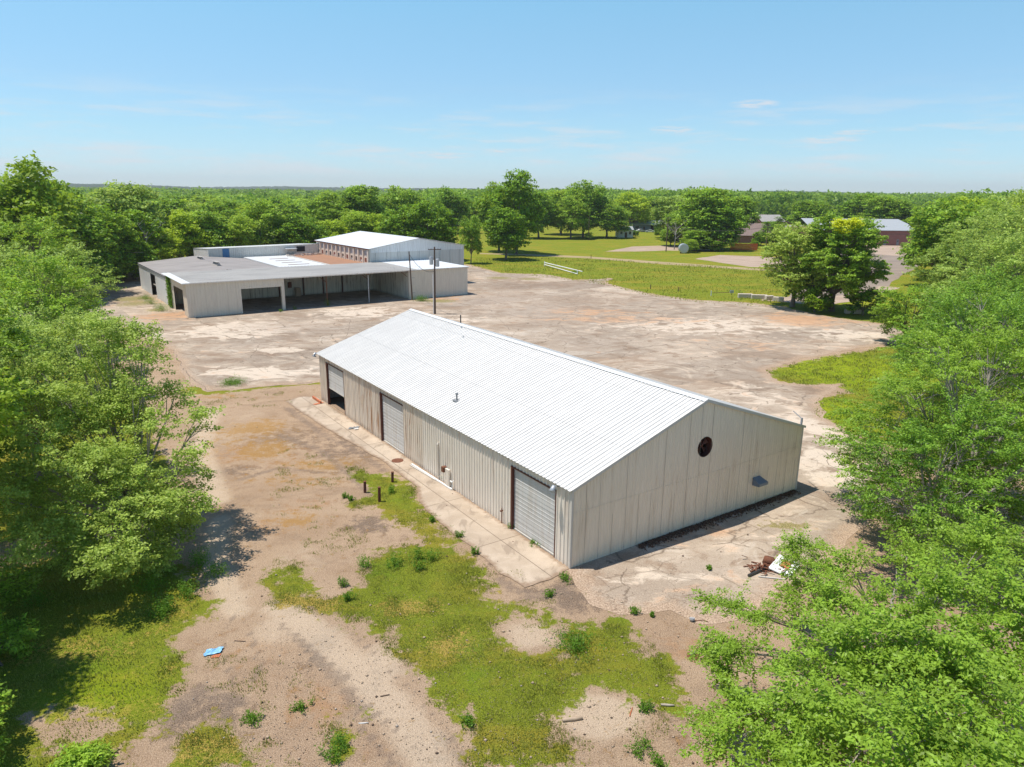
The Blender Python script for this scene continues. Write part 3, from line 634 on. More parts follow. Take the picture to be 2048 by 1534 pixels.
# roller doors
M['roller'] = painted_metal('roller_door_slats', (.60, .60, .59), .15, .3, .45, dirt_col=(.42, .34, .2))
for i, (a, c, h) in enumerate(doors):
    z0 = 0.03 if i < 2 else 1.55
    g = MB(); g.ribs((.10, 0, 0), Z, Y, (-1, 0, 0), z0, h+.02, a+.06, c-.06, .24, .014, .82)
    d = g.build('roller_door', M['roller'], b)
    MB().box((.06, a+.08, z0), (.1, c-.08, z0+.08)).build('bottom_bar', M['trim'], d)
    g = MB(); g.box((-.075, c-.13, 0), (.13, c+.01, h+.03)); g.box((-.02, a-.02, 0), (.13, a+.05, h+.03)); g.box((-.06, a-.02, h-.02), (.1, c+.01, h+.07))
    g.build('door_frame', M['rustred'], b)
MB().box((.12, .1, .005), (BW-.12, BL-.1, .035)).build('floor_slab', M['apron'], b)
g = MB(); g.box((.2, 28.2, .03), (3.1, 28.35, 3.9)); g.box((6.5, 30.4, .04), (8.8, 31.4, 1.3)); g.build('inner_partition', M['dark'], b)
# small fittings
g = MB(); g.tube([(-.09, 13.93, .3), (-.09, 13.93, 2.5), (-.02, 13.93, 2.62)], .06, 8); g.build('wall_pipe', M['cream'], b)
g = MB(); g.box((-.32, 12.78, .95), (-.04, 13.05, 1.3)); g.build('meter_box', M['rust'], b)
g = MB(); g.box((-.2, 12.3, .05), (-.06, 12.75, 1.25)); g.build('meter_panel', M['cream'], b)
g = MB(); g.tube([(-.16, 11.9, 0), (-.16, 11.9, .6), (-.04, 11.9, .64)], .035, 8); g.tube([(-.2, 11.8, .6), (-.2, 12.05, .6)], .05, 8); g.build('standpipe', M['white'], b)
g = MB(); g.tube([(-.1, 6.2, 0), (-.1, 6.2, .95)], .03, 6); g.tube([(-.2, 6.2, .8), (-.04, 6.2, .8)], .05, 8); g.build('water_tap', M['rust'], b)
rz_ = lambda x: BH + .09 + x*BR/(BW/2)
g = MB(); g.tube([(1.85, 14.72, rz_(1.85)-.05), (1.85, 14.72, rz_(1.85)+.42)], .055, 10); g.tube([(1.85, 14.72, rz_(1.85)+.40), (1.85, 14.72, rz_(1.85)+.5)], .10, 10); g.box((1.6, 14.5, rz_(1.85)-.02), (2.1, 14.95, rz_(1.85)+.02)); g.build('vent_pipe', M['galvdark'], b)
g = MB(); g.tube([(8.9, 26.2, rz_(8.9)-.05), (8.9, 26.2, rz_(8.9)+.12)], .07, 8); g.tube([(7.9, 24.2, rz_(7.9)-.05), (7.9, 24.2, rz_(7.9)+.1)], .06, 8); g.build('roof_vent', M['galv'], b)
g = MB(); g.tube([(13.2, 33.8, BH+2.0), (13.2, 33.8, BH+2.75)], .06, 8); g.build('vent_pipe', M['black'], b)
def flood(x, y, z, dx, dy):
    f = MB(); f.tube([(x, y, z), (x+dx*.3, y+dy*.3, z+.06)], .03, 6); f.tube([(x+dx*.3, y+dy*.3, z+.12), (x+dx*.36, y+dy*.36, z-.02), (x+dx*.42, y+dy*.42, z-.2)], [.07, .12, .2], 12)
    return f.build('floodlight', M['galv'], b, True)
flood(-.05, 1.05, BH-.15, -1, 0); flood(-.02, BL-.02, BH-.05, -.8, .5)
g = MB(); g.quad((14.1, -.03, 1.85), (14.75, -.03, 1.85), (14.85, -.62, 1.62), (14.0, -.62, 1.62)); g.quad((14.0, -.62, 1.62), (14.85, -.62, 1.62), (14.85, -.62, 1.45), (14.0, -.62, 1.45))
g.poly([(14.1, -.03, 1.85), (14.0, -.62, 1.62), (14.0, -.62, 1.45), (14.1, -.03, 1.35)]); g.poly([(14.75, -.03, 1.85), (14.75, -.03, 1.35), (14.85, -.62, 1.45), (14.85, -.62, 1.62)]); g.build('exhaust_hood', M['hood'], b)
g = MB(); g.tube([(BW+.1, .2, BH+.0), (BW+.1, .2, BH+.5)], .07, 8); g.tube([(BW+.1, .2, BH+.45), (BW+.6, 1.2, BH+.62)], .03, 6); g.build('mast_arm', M['galvdark'], b)

# pale apron along the side wall
AP = [locA(.0, 0)[:2], locA(-.0, BL+.8)[:2], G(600,792)[:2], G(572,803)[:2], G(640,850)[:2], G(715,893)[:2], G(770,925)[:2], G(835,975)[:2], G(838,1003)[:2], G(880,1046)[:2], G(945,1095)[:2], G(1000,1148)[:2], G(1050,1176)[:2], G(1100,1160)[:2]]
sheet('concrete_apron', AP, M['apron'], .03, .6, .06, .45, 9)

# ------------------------------------------------------------------ the old plant at the back left
TC = R(35.6); O2 = G(378, 636); O2 = (O2.x, O2.y, 0)
def locC(s, t, z=0): return Vector((O2[0]+s*math.cos(TC)-t*math.sin(TC), O2[1]+s*math.sin(TC)+t*math.cos(TC), z))
ZF, ZB, DP, SL = 5.1, 5.22, 14.9, 48.5
b = thing('open_bay_shed', O2, 'long beige metal shed with open vehicle bays under a flat grey roof', 'building', rz=TC)
g = MB(); g.ribs((0, 0, 0), X, Z, (0, -1, 0), 0, 7.8, 0, ZF-.12, .4, .03); g.ribs((0, 0, 0), X, Z, (0, -1, 0), 7.8, 14.0, 3.74, ZF-.12, .4, .03)
g.ribs((0, 0, 0), X, Z, (0, -1, 0), 14.0, 14.45, 0, ZF-.12, .4, .03); g.build('front_wall', M['shedwall'], b)
MB().ribs((0, 0, 0), X, Z, (0, -1, 0), 36.45, SL, 0, ZF-.12, .4, .03).build('front_wall', M['shedwall'], b)
MB().box((13.98, .02, 0), (14.47, .45, ZF-.15)).build('column', M['shedwall'], b)
MB().box((36.4, .02, 0), (36.75, .4, ZF-.15)).build('column', M['shedwall'], b)
g = MB(); g.ribs((0, 0, 0), Y, Z, (-1, 0, 0), 0, 2.4, 0, ZF-.12, .4, .03); g.ribs((0, 0, 0), Y, Z, (-1, 0, 0), 2.4, 9.0, 3.85, ZF-.12, .4, .03); g.ribs((0, 0, 0), Y, Z, (-1, 0, 0), 9.0, DP, 0, ZF-.12, .4, .03)
g.build('side_wall', M['shedwall'], b)
MB().ribs((SL, 0, 0), Y, Z, (1, 0, 0), 0, DP, 0, ZF-.12, .4, .03).build('side_wall', M['shedwall'], b)
g = MB()
for a, c, lo in ((0, 37.3, 0), (38.4, 44, 0), (37.3, 38.4, 2.5)): g.ribs((0, DP-.1, 0), X, Z, (0, -1, 0), a, c, lo, ZF, .4, .025)
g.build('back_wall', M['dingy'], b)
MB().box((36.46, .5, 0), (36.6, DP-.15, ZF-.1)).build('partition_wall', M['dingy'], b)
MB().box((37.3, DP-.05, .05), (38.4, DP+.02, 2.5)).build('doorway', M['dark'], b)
for x in (21.5, 28.9): 
    MB().tube([(x, .3, 0), (x, .3, ZF-.1)], .08, 8).build('post', M['galv'] if x > 25 else M['rust'], b)
for x in (4.4, 10.6, 18.2, 22.6, 26.3, 30, 40.5): MB().box((x, DP-.32, 0), (x+.22, DP-.14, ZF)).build('steel_column', M['rustred'], b)
g = MB()
for x in (7.9, 14.3, 21.5, 28.9, 36.3):
    g.box((x-.08, .1, ZF-.38), (x+.08, DP-.2, ZF-.1))
    if x > 14: g.tube([(x, .35, ZF-1.2), (x-.9, .9, ZF-.35)], .05, 5)
g.box((0.3, DP-.3, 4.0), (SL-5, DP-.2, 4.08)); g.build('rafter', M['rust'], b)
MB().box((20.9, DP-1.4, .02), (21.8, DP-.7, 1.5)).build('cabinet', M['wood2'], b)
MB().box((19.9, DP-.45, 1.5), (20.5, DP-.13, 2.5)).build('switch_box', M['rust'], b)
r1 = MB(); r1.ribs((0, -.25, ZF), X, (0, 1, (ZB-ZF)/DP), Z, .7, 38.2, 0, DP+.25, .6, .03); r1.build('roof_panel', M['roofshed'], b)
r1 = MB(); r1.ribs((0, -.25, ZF), X, (0, 1, (ZB-ZF)/DP), Z, -.6, .7, 0, DP+.25, .6, .03); tag(r1.build('roof_panel', M['roofwhite'], b), 'narrow white roof panel at the left end')
r1 = MB(); r1.ribs((0, -.25, ZF), X, (0, 1, (ZB-ZF)/DP), Z, 38.2, SL+.2, 0, DP+.25, .4, .05); tag(r1.build('roof_panel', M['rooflight'], b), 'pale ribbed roof panels over the closed right end')
MB().box((-.6, -.29, ZF-.16), (SL+.2, -.255, ZF+.03)).build('fascia', M['cream'], b)
g = MB(); rr = random.Random(8)
for k in range(46):
    x, y = rr.uniform(35, 41.5), rr.uniform(1, 14); g.box((x, y, ZF+.06), (x+rr.uniform(.1, .25), y+rr.uniform(.05, .1), ZF+.09))
tag(g.build('roof_scraps', M['galvdark'], b), kind='stuff')

b2 = thing('gable_shed', O2, 'low building with dark grey shallow roof and white side wall at far left', 'building', rz=TC)
GE = 40.0; ZE, ZR2 = 4.75, 5.6
sw = MB()
for a, c, lo in ((DP+.05, 24.2, 0), (24.2, 28.6, 3.9), (28.6, GE, 0)): sw.ribs((0, 0, 0), Y, Z, (-1, 0, 0), a, c, lo, ZE-.05, .4, .03)
sw.build('side_wall', M['whitewall'], b2)
MB().box((-.12, DP+.1, ZE-.45), (-.05, GE+.1, ZE-.02)).build('fascia', M['galvdark'], b2)
MB().box((.35, 24.3, 0), (.45, 26.2, 3.9)).build('sliding_door', M['rust'], b2)
MB().box((.3, 24.2, 1.9), (.4, 28.6, 2.0)).build('rail', M['trim'], b2)
MB().ribs((0, GE, 0), X, Z, (0, 1, 0), 0, 19.2, 0, ZE, .4, .03).build('back_wall', M['shedwall'], b2)
g = MB()
zrd = lambda t: 5.24 + (ZR2-5.24)*(t-DP)/(GE-DP)
for k in range(5):
    ta, tb = DP+.26+k*(GE+.15-DP-.26)/5, DP+.26+(k+1)*(GE+.15-DP-.26)/5
    g.quad((-.15, ta, ZE), (10, ta, zrd(ta)), (10, tb, zrd(tb)), (-.15, tb, ZE)); g.quad((10, ta, zrd(ta)), (19.5, ta, ZE), (19.5, tb, ZE), (10, tb, zrd(tb)))
g.build('roof', M['roofgrey'], b2)
for t0 in (21., 33.):
    g = MB(); ZR2 = zrd(t0+1)
    for q in (-1, 1): g.quad((10+q*.35, t0, ZR2+.0), (10+q*.35, t0+3.6, ZR2), (10, t0+3.6, ZR2+.62), (10, t0, ZR2+.62))
    g.poly([(9.65, t0, ZR2), (10.35, t0, ZR2), (10, t0, ZR2+.62)]); g.quad((9.6, t0+.1, ZR2+.62), (10.4, t0+.1, ZR2+.62), (10.4, t0+3.5, ZR2+.6), (9.6, t0+3.5, ZR2+.6))
    g.build('ridge_ventilator', M['shingleGrey'], b2)

b3 = thing('flat_roof_building', O2, 'flat roofed building with white and rusty brown roof sections behind the open bays', 'building', rz=TC)
MB().box((19.6, DP+.3, 0), (28.4, GE+.4, 4.95)).build('white_roof_section', M['roofwhite'], b3)
MB().box((28.45, DP+.3, 0), (35.85, GE+.6, 5.0)).build('brown_roof_section', M['roofbrown'], b3)
for k in range(4):
    MB().box((22.2+k*.2, 20.3+k*4.3, 4.96), (26.2+k*.1, 20.9+k*4.3, 4.98)).build('rusty_strip', M['rust'], b3)
MB().box((28.3, DP+.3, 4.9), (28.5, GE+.3, 5.12)).build('parapet', M['trim'], b3)
g = MB(); rr = random.Random(3)
for k in range(14):
    y = rr.uniform(36, 40.3); x = 27.5+k*.55; g.box((x, y, 5.02), (x+rr.uniform(.4, 1.6), y+rr.uniform(.1, .4), 5.02+rr.uniform(.08, .35)))
g.build('roof_debris', M['cream_rusty'], b3)

b4 = thing('gable_warehouse', O2, 'tall grey block warehouse with pilasters, small windows and pale gable roof', 'building', rz=TC)
E0, E1, F0, F1, EH, ER = 36.0, 57.0, 14.95, 42.5, 7.75, 9.45
gb = lambda x: EH + (ER-EH)*(1-abs(x-(E0+E1)/2)/((E1-E0)/2))
g = MB(); g.box((E0, F0+.05, 0), (E0+.3, F1, EH-.05)); g.build('side_wall', M['shedwall'], b4)
g = MB(); g.poly([(E0, F0, 0), (E1, F0, 0), (E1, F0, EH), ((E0+E1)/2, F0, ER), (E0, F0, EH)]); g.build('gable_wall', M['bluegrey'], b4)
MB().ribs((0, F0-.01, 0), X, Z, (0, -1, 0), E0+.3, E1-.3, 7.0, lambda x: gb(x)-.1, .4, .03).build('gable_cladding', M['whitewall'], b4)
for k in range(9):
    x = E0+1.2+k*2.35; MB().box((x, F0-.12, 3), (x+.35, F0-.02, 6.95)).build('pilaster', M['bluegrey'], b4)
g = MB(); g.poly([(E0, F1, 0), (E1, F1, 0), (E1, F1, EH), ((E0+E1)/2, F1, ER), (E0, F1, EH)][::-1]); g.build('gable_wall', M['bluegrey'], b4)
MB().box((E1-.3, F0+.05, 0), (E1, F1, EH-.05)).build('side_wall', M['bluegrey'], b4)
s2 = math.hypot((E1-E0)/2, ER-EH); c2, n2 = (E1-E0)/2/s2, (ER-EH)/s2
r1 = MB(); r1.ribs((E0-.35*c2, 0, EH-.35*n2+.05), Y, (c2, 0, n2), Z, F0-.3, F1+.4, 0, s2+.36, .6, .03); r1.ribs((E1+.35*c2, 0, EH-.35*n2+.05), Y, (-c2, 0, n2), Z, F0-.3, F1+.4, 0, s2+.36, .6, .03)
r1.build('roof', M['rooflight'], b4)
g = MB(); g.box((E0-.36, F0-.3, EH-.2), (E0-.32, F1+.3, EH)); g.build('fascia', M['rustred'], b4)
npil = 12; st = (F1-F0-1)/npil
M['panelgrey'] = plain('grey_wall_panel', (.42, .40, .40), .8, .1)
M['plaster'] = plain('pale_render', (.72, .60, .50), .85, .08)
for k in range(npil):
    y = F0+.5+k*st
    MB().box((E0-.28, y-.3, 4.9), (E0-.02, y+.15, EH-.25)).build('pilaster', M['plaster'], b4)
    f = MB().box((E0-.06, y+.35, 6.3), (E0-.01, y+st-.45, EH-.45)).build('wall_panel', M['panelgrey'], b4)
    f = MB().box((E0-.14, y+.25, 4.95), (E0-.01, y+st-.38, 6.2)).build('window', M['plaster'], b4)
    MB().box((E0-.17, y+.65, 5.2), (E0-.145, y+st-.75, 5.95)).build('pane', M['redglass'] if k in (1, 4, 7, 10, 0) else M['glass'], f)
    if k % 2: MB().box((E0-.19, y+.65, 5.2), (E0-.175, y+st-1.2, 5.5)).build('shade', M['white'], f)

b5 = thing('long_metal_wing', O2, 'long low white metal wing with blue door behind the grey roof', 'building', rz=TC)
W0, W1, T0, T1 = 13.0, 35.9, 41.0, 54.0
wz = lambda x: 6.85 + .25*(x-W0)/(W1-W0)
fw = MB(); fw.ribs((0, T0, 0), X, Z, (0, -1, 0), W0, W1, 0, wz, .4, .03); fw.build('front_wall', M['bluegrey'], b5)
fw = MB(); fw.ribs((W0, 0, 0), Y, Z, (-1, 0, 0), T0, T1, 0, lambda y: 6.85-.06*(y-T0), .4, .03); fw.build('end_wall', M['whitewall'], b5)
MB().poly([(W0-.1, T0-.12, 6.87), (W1, T0-.12, 7.12), (W1, T1, 6.35), (W0-.1, T1, 6.1)]).build('roof', M['roofwhite'], b5)
MB().box((15.7, T0-.05, 4.8), (17.0, T0-.035, 6.75)).build('blue_door', M['blue'], b5)
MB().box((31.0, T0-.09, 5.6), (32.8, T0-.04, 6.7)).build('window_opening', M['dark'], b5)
g = MB(); g.quad((28.4, T0-.05, 6.4), (30.6, T0-.05, 6.4), (30.8, T0-1.3, 6.3), (28.2, T0-1.3, 6.3)); g.tube([(28.4, T0-1.2, 6.3), (29, T0-.1, 5.2)], .06, 5); g.tube([(30.4, T0-1.2, 6.3), (29.8, T0-.1, 5.2)], .06, 5)
g.build('awning', M['galv'], b5)

# ------------------------------------------------------------------ poles and wires
def pole(base, h, label, top=None, r=.14, cross=0., name='utility_pole', transformers=False, group=None, lean=(0, 0)):
    t = thing(name, base, label, 'utility pole', group)
    T = Vector((lean[0], lean[1], h))
    MB().tube([(0, 0, 0), T*.5, T], [r*1.15, r, r*.75], 10).build('shaft', M['wood'], t)
    if cross:
        MB().box((-cross, -.06, h-.45), (cross, .06, h-.33), Matrix.Translation((lean[0], lean[1], 0)) @ Matrix.Rotation(R(18), 4, 'Z')).build('crossarm', M['wood'], t)
        for k in (-1, -.55, .55, 1):
            c_, s_ = math.cos(R(18)), math.sin(R(18))
            MB().tube([(lean[0]+k*cross*.95*c_, lean[1]+k*cross*.95*s_, h-.33), (lean[0]+k*cross*.95*c_, lean[1]+k*cross*.95*s_, h-.15)], .05, 6).build('insulator', M['galv'], t)
    return t
PB = G(870, 628)
p1 = pole((PB.x, PB.y, 0), 10.3, 'tall wooden pole with two grey transformers beside the warehouse', cross=1.0, lean=(.1, 0))
for dx, dz in ((-.42, 7.6), (.5, 7.3)):
    MB().tube([(dx, 0, dz), (dx, 0, dz+.05), (dx, 0, dz+1.15), (dx, 0, dz+1.2)], [.2, .3, .3, .22], 14).build('transformer', M['galv'], p1)
MB().tube([(-.2, -.1, 0), (-.2, -.1, 6.2)], .055, 7).build('conduit', M['white'], p1)
PB2 = G(825, 600)
p2 = pole((PB2.x, PB2.y-.3, 0), 8.4, 'shorter leaning pole with step bolts against the shed wall', r=.12, lean=(-.35, .1))
for z in (1.3, 3.9, 5.1): MB().tube([(-.05, 0, z), (.55, -.05, z+.02)], .03, 5).build('step_bolt', M['galvdark'], p2)
def wire(a, c, sag, label, r=.022, n=18, group=None):
    pts = []
    a, c = Vector(a), Vector(c)
    for k in range(n+1):
        t = k/n; p = a.lerp(c, t); p.z -= sag*4*t*(1-t); pts.append(p)
    return tag(MB().tube(pts, r, 5).build('overhead_cable', M['wire']), label, 'cable', group)
wire((PB.x, PB.y, 6.6), (PB2.x-.3, PB2.y-.2, 7.9), 1.0, 'black service cable sagging between the two wooden poles by the shed', .035)
gw = [G(560, 545+5), G(-300, 524), G(-300, 540)]
wire(locC(2, 46, 6.2), (-150, 165, 5.5), .6, 'upper of two pale cables strung in front of the left woods', .05, group=None)
wire(locC(2, 46, 3.6), (-150, 165, 2.8), .4, 'lower of two pale cables strung in front of the left woods', .05)
for u, v, h, lab in ((1332, 503, 11.0, 'thin wooden pole in the field left of the big leafy tree'), (1530, 512, 9.5, 'thin wooden pole in front of the red board fence'), (1177, 480, 9.5, 'weathered pole beside the round dark bush in the far field'), (1757, 440, 10., 'far pole with crossarm above the brick building roof')):
    q = G(u, v); pole((q.x, q.y, 0), h, lab, r=.16, cross=.9 if v != 480 else 0)
qa, qb, qc = G(1332, 503), G(1530, 512), G(1757, 440)
wire((qa.x, qa.y, 8.2), (qb.x, qb.y, 8.8), 1.4, 'cable strung across the field between two thin poles', .05)
wire((qb.x, qb.y, 8.8), (140, 205, 9.5), 1.6, 'cable running right from the fence pole past the parking lot', .05)
wire((60, 400, 14.5), (qc.x, qc.y, 9.6), 1.0, 'far cable running level above the brick building', .06)
wire((qc.x, qc.y, 9.6), (qc.x+120, qc.y-10, 11), 1.0, 'far cable leaving the crossarm pole towards the right', .06)

# ------------------------------------------------------------------ foreground small things
def at(u, v, z=0): q = G(u, v); return (q.x, q.y, z)
for (u, v, h, lab) in ((730, 985, .75, 'leftmost of three rusty steel posts on the gravel'), (759, 1003, .95, 'nearest and tallest of three rusty steel posts on the gravel'), (785, 964, .7, 'rusty steel post nearest the concrete apron')):
    t = thing('steel_post', at(u, v), lab, 'post', 'rusty posts beside the apron')
    MB().tube([(0, 0, 0), (.02, 0, h)], .09, 12).build('shaft', M['rustred'], t); MB().tube([(.02, 0, h), (.02, 0, h+.015)], .1, 12).build('cap', M['rust'], t)
def plank(a, c, wd, th, m, name, label, cat, z=.04):
    a, c = Vector(a), Vector(c); d = c-a; L = d.length; rz = math.atan2(d.y, d.x)
    o = MB().box((0, -wd/2, 0), (L, wd/2, th)).build(name, m); o.location = (a.x, a.y, z); o.rotation_euler = (0, 0, rz)
    bv = o.modifiers.new('b', 'BEVEL'); bv.width = .006
    return tag(o, label, cat)
plank(locA(-.35, 17.3), locA(-.18, 11.9), .12, .07, M['white'], 'gutter_length', 'longer white metal strip lying against the wall foot', 'metal strip')
plank(locA(-.52, 17.2), locA(-.32, 13.9), .08, .05, M['trim'], 'gutter_length', 'shorter pale strip lying beside the longer white strip', 'metal strip', .045)
plank(at(626, 797), at(642, 808), .14, .22, M['redwood'], 'timber_board', 'orange red timber board at the far corner of the apron', 'board')
o = plank(at(628, 810), at(646, 806), .3, .03, M['redwood'], 'timber_board', 'broken flat orange board beside the apron corner', 'board')
t = tag(MB().tube([at(795, 922, .03), at(795, 922, .05)], .42, 20).build('manhole_cover', M['rust']), 'round rusty manhole cover set in the apron', 'manhole cover')
def rag(u, v, s, m, label, name, cat, seed=1, z=.04, n=8):
    rr = random.Random(seed); vs = []; fs = []
    for i in range(n):
        for j in range(n):
            x, y = (i/(n-1)-.5)*s, (j/(n-1)-.5)*s*.7
            vs.append((x+rr.uniform(-.04, .04)*s, y+rr.uniform(-.04, .04)*s + .3*x, z+rr.uniform(0, .11)*s*.8))
    for i in range(n-1):
        for j in range(n-1): fs.append((i*n+j, (i+1)*n+j, (i+1)*n+j+1, i*n+j+1))
    g = MB(); g.v = vs; g.f = fs; o = g.build(name, m, None, False); q = G(u, v); o.location = (q.x, q.y, 0)
    sm = o.modifiers.new('s', 'SOLIDIFY'); sm.thickness = .006
    return tag(o, label, cat)
rag(708, 857, .75, M['galvdark'], 'crumpled dark rag on the apron below the cream wall', 'rag', 'rag', 3)
rag(713, 860, .3, M['white'], 'small white scrap lying on the crumpled dark rag', 'rag', 'rag', 4, .1, 5)
rag(427, 1305, .62, M['tarp'], 'torn pale blue tarp scrap lying on the bare dirt', 'tarp_scrap', 'tarp', 5)
rag(953, 1003, .45, M['white'], 'white insulation tuft at the foot of the ribbed wall', 'insulation_scrap', 'debris', 6, .05, 6)
rag(432, 1313, .3, M['redwood'], 'small orange board scrap under the blue tarp', 'board_scrap', 'debris', 7, .02, 4)
# debris pile by the right tree
D0 = G(1540, 1140)
def dp(dx, dy, z=0): return (D0.x+dx, D0.y+dy, z)
rr = random.Random(11)
g = MB()
for k in range(70):
    x, y = rr.gauss(-.1, .55), rr.gauss(.1, .28); a = rr.uniform(0, PI); L = rr.uniform(.15, .55); z = rr.uniform(.03, .22)
    g.box((-L/2, -.03, 0), (L/2, .03, .02), Matrix.Translation(dp(x, y, z)) @ Matrix.Rotation(a, 4, 'Z') @ Matrix.Rotation(rr.uniform(-.5, .5), 4, 'Y'))
tag(g.build('scrap_pile', M['rust']), 'pile of rusty metal scraps on the cracked concrete', 'scrap pile')
plank(dp(-1.35, -.75), dp(-.2, .05), .12, .1, M['black'], 'steel_bar', 'near black steel bar poking from the scrap pile', 'steel bar', .05)
plank(dp(-1.15, -.45), dp(-.1, .35), .08, .08, M['rust'], 'steel_bar', 'rusty steel bar behind the black one at the scrap pile', 'steel bar', .1)
plank(dp(-.85, -.75), dp(.45, -1.0), .06, .05, M['trim'], 'pale_stick', 'pale stick lying in front of the scrap pile', 'stick', .03)
o = MB().box((-.55, -.75, 0), (.55, .75, .05)).build('white_panel', M['white']); o.location = dp(.75, .1, .16); o.rotation_euler = (.1, .12, -.7); tag(o, 'broken white panel tilted on the scrap pile', 'panel')
o = MB().box((-.2, -.35, 0), (.2, .35, .03)).build('orange_panel', M['redwood']); o.location = dp(.85, .15, .26); o.rotation_euler = (.1, .12, -.6); tag(o, 'orange scrap lying on the broken white panel', 'panel')
t = tag(MB().tube([dp(.15, .62, .02), dp(.2, .7, .35)], [.34, .27], 12).build('rusty_drum', M['rust'], None, True), 'crushed rusty drum end behind the white panel', 'drum')
t = thing('well_cap', at(1386, 1312), 'small blue grey pipe cap in a rust stained ring', 'pipe cap')
MB().tube([(0, 0, 0), (0, 0, .03)], .26, 18).build('rust_ring', M['rust'], t); MB().tube([(0, 0, .03), (0, 0, .2), (0, 0, .24)], [.1, .1, .05], 12).build('cap', M['galvdark'], t)
t = thing('lamp_reflector', at(1384, 1243), 'small silver bowl lying on bare concrete near the right tree', 'lamp part')
MB().tube([(0, 0, .02), (0, .02, .1), (0, .04, .16)], [.05, .12, .13], 12).build('bowl', M['galv'], t); MB().tube([(.12, 0, .04), (.5, .05, .05), (.7, -.05, .04)], .015, 5).build('cord', M['rust'], t)
def log(u, v, L, r, rz, m, label, name='log', cat='log', seed=1):
    rr = random.Random(seed); pts = [(x*L-L/2, rr.uniform(-.03, .03)*L, r*.8+rr.uniform(-.01, .02)) for x in (0, .3, .6, 1)]
    o = MB().tube(pts, [r*.7, r, r*.9, r*.6], 8).build(name, m, None, True); q = G(u, v); o.location = (q.x, q.y, 0); o.rotation_euler = (0, 0, rz)
    return tag(o, label, cat)
log(1145, 1441, .75, .075, .15, M['wood2'], 'short weathered log on the pale gravel patch')
log(1262, 1425, .5, .025, 1.2, M['redwood'], 'orange stick standing out on the gravel patch', 'stick', 'stick')
log(1335, 1412, .5, .05, -.1, M['stone'], 'pale broken slab at the lower edge of the grass', 'stone_slab', 'stone')
log(727, 1447, .35, .02, .1, M['white'], 'small white stick on the sandy track', 'stick', 'stick')
log(770, 1392, .35, .025, .3, M['wood'], 'small dark stick on the gravel track', 'stick', 'stick')
log(480, 1283, .5, .02, -.1, M['wood'], 'thin brown stick on the bare dirt near the tarp', 'stick', 'stick')
# scattered stones (countless pebbles: one object)
def pebbles(name, n, region, smin, smax, m, seed, label):
    rg = np.random.default_rng(seed); u = rg.uniform(region[0], region[2], n); v = rg.uniform(region[1], region[3], n)
    base = np.array([(1,0,0),(0,1,0),(-1,0,0),(0,-1,0),(0,0,.8),(0,0,-.4)], float)
    tri = np.array([(0,1,4),(1,2,4),(2,3,4),(3,0,4),(1,0,5),(2,1,5),(3,2,5),(0,3,5)])
    cen = np.array([tuple(G(a, c_)) for a, c_ in zip(u, v)]); s = rg.uniform(smin, smax, n)*(1+2*(rg.random(n) > .96))
    V = base[None]*s[:, None, None]*rg.uniform(.6, 1.3, (n, 6, 1)) + cen[:, None]
    V[:, :, 2] += .02
    F_ = (tri[None]+6*np.arange(n)[:, None, None]).reshape(-1, 3)
    tag(link(name, np_mesh(name, V.reshape(-1, 3), F_, None, [m])), label, kind='stuff')
pebbles('loose_stones', 2000, (380, 850, 1500, 1534), .008, .022, M['stone'], 2, 'loose pale stones scattered over the dirt and gravel')
pebbles('dark_stones', 1800, (380, 830, 1500, 1534), .01, .026, M['wood'], 7, 'dark chips scattered over the dirt and gravel')
pebbles('dead_leaves', 2200, (520, 1180, 1450, 1530), .012, .028, M['wood2'], 12, 'dry leaves scattered over the grass')
# dirt and leaf litter along the gable foot
rg = np.random.default_rng(44); n = 2600
lx = rg.uniform(4.5, BW-.2, n); ly = -np.abs(rg.normal(0, .28, n))-.05
P = np.array([tuple(locA(a, c_, .03)) for a, c_ in zip(lx, ly)]); th = rg.uniform(0, PI, n); s = rg.uniform(.03, .09, n)
dx = np.stack([np.cos(th)*s, np.sin(th)*s, np.full(n, .012)], 1); dy = np.stack([-np.sin(th)*s*.6, np.cos(th)*s*.6, np.full(n, .02)], 1)
V = np.stack([P-dx, P+dy, P+dx, P-dy], 1).reshape(-1, 3); V[:, 2] += rg.uniform(0, .04, len(V))
tag(link('leaf_litter', np_mesh('leaf_litter', V, np.arange(4*n).reshape(n, 4), None, [plain('dry_leaf_litter', (.13, .065, .035), .9, .5, 5)])), 'drift of dead leaves along the foot of the gable wall', kind='stuff')

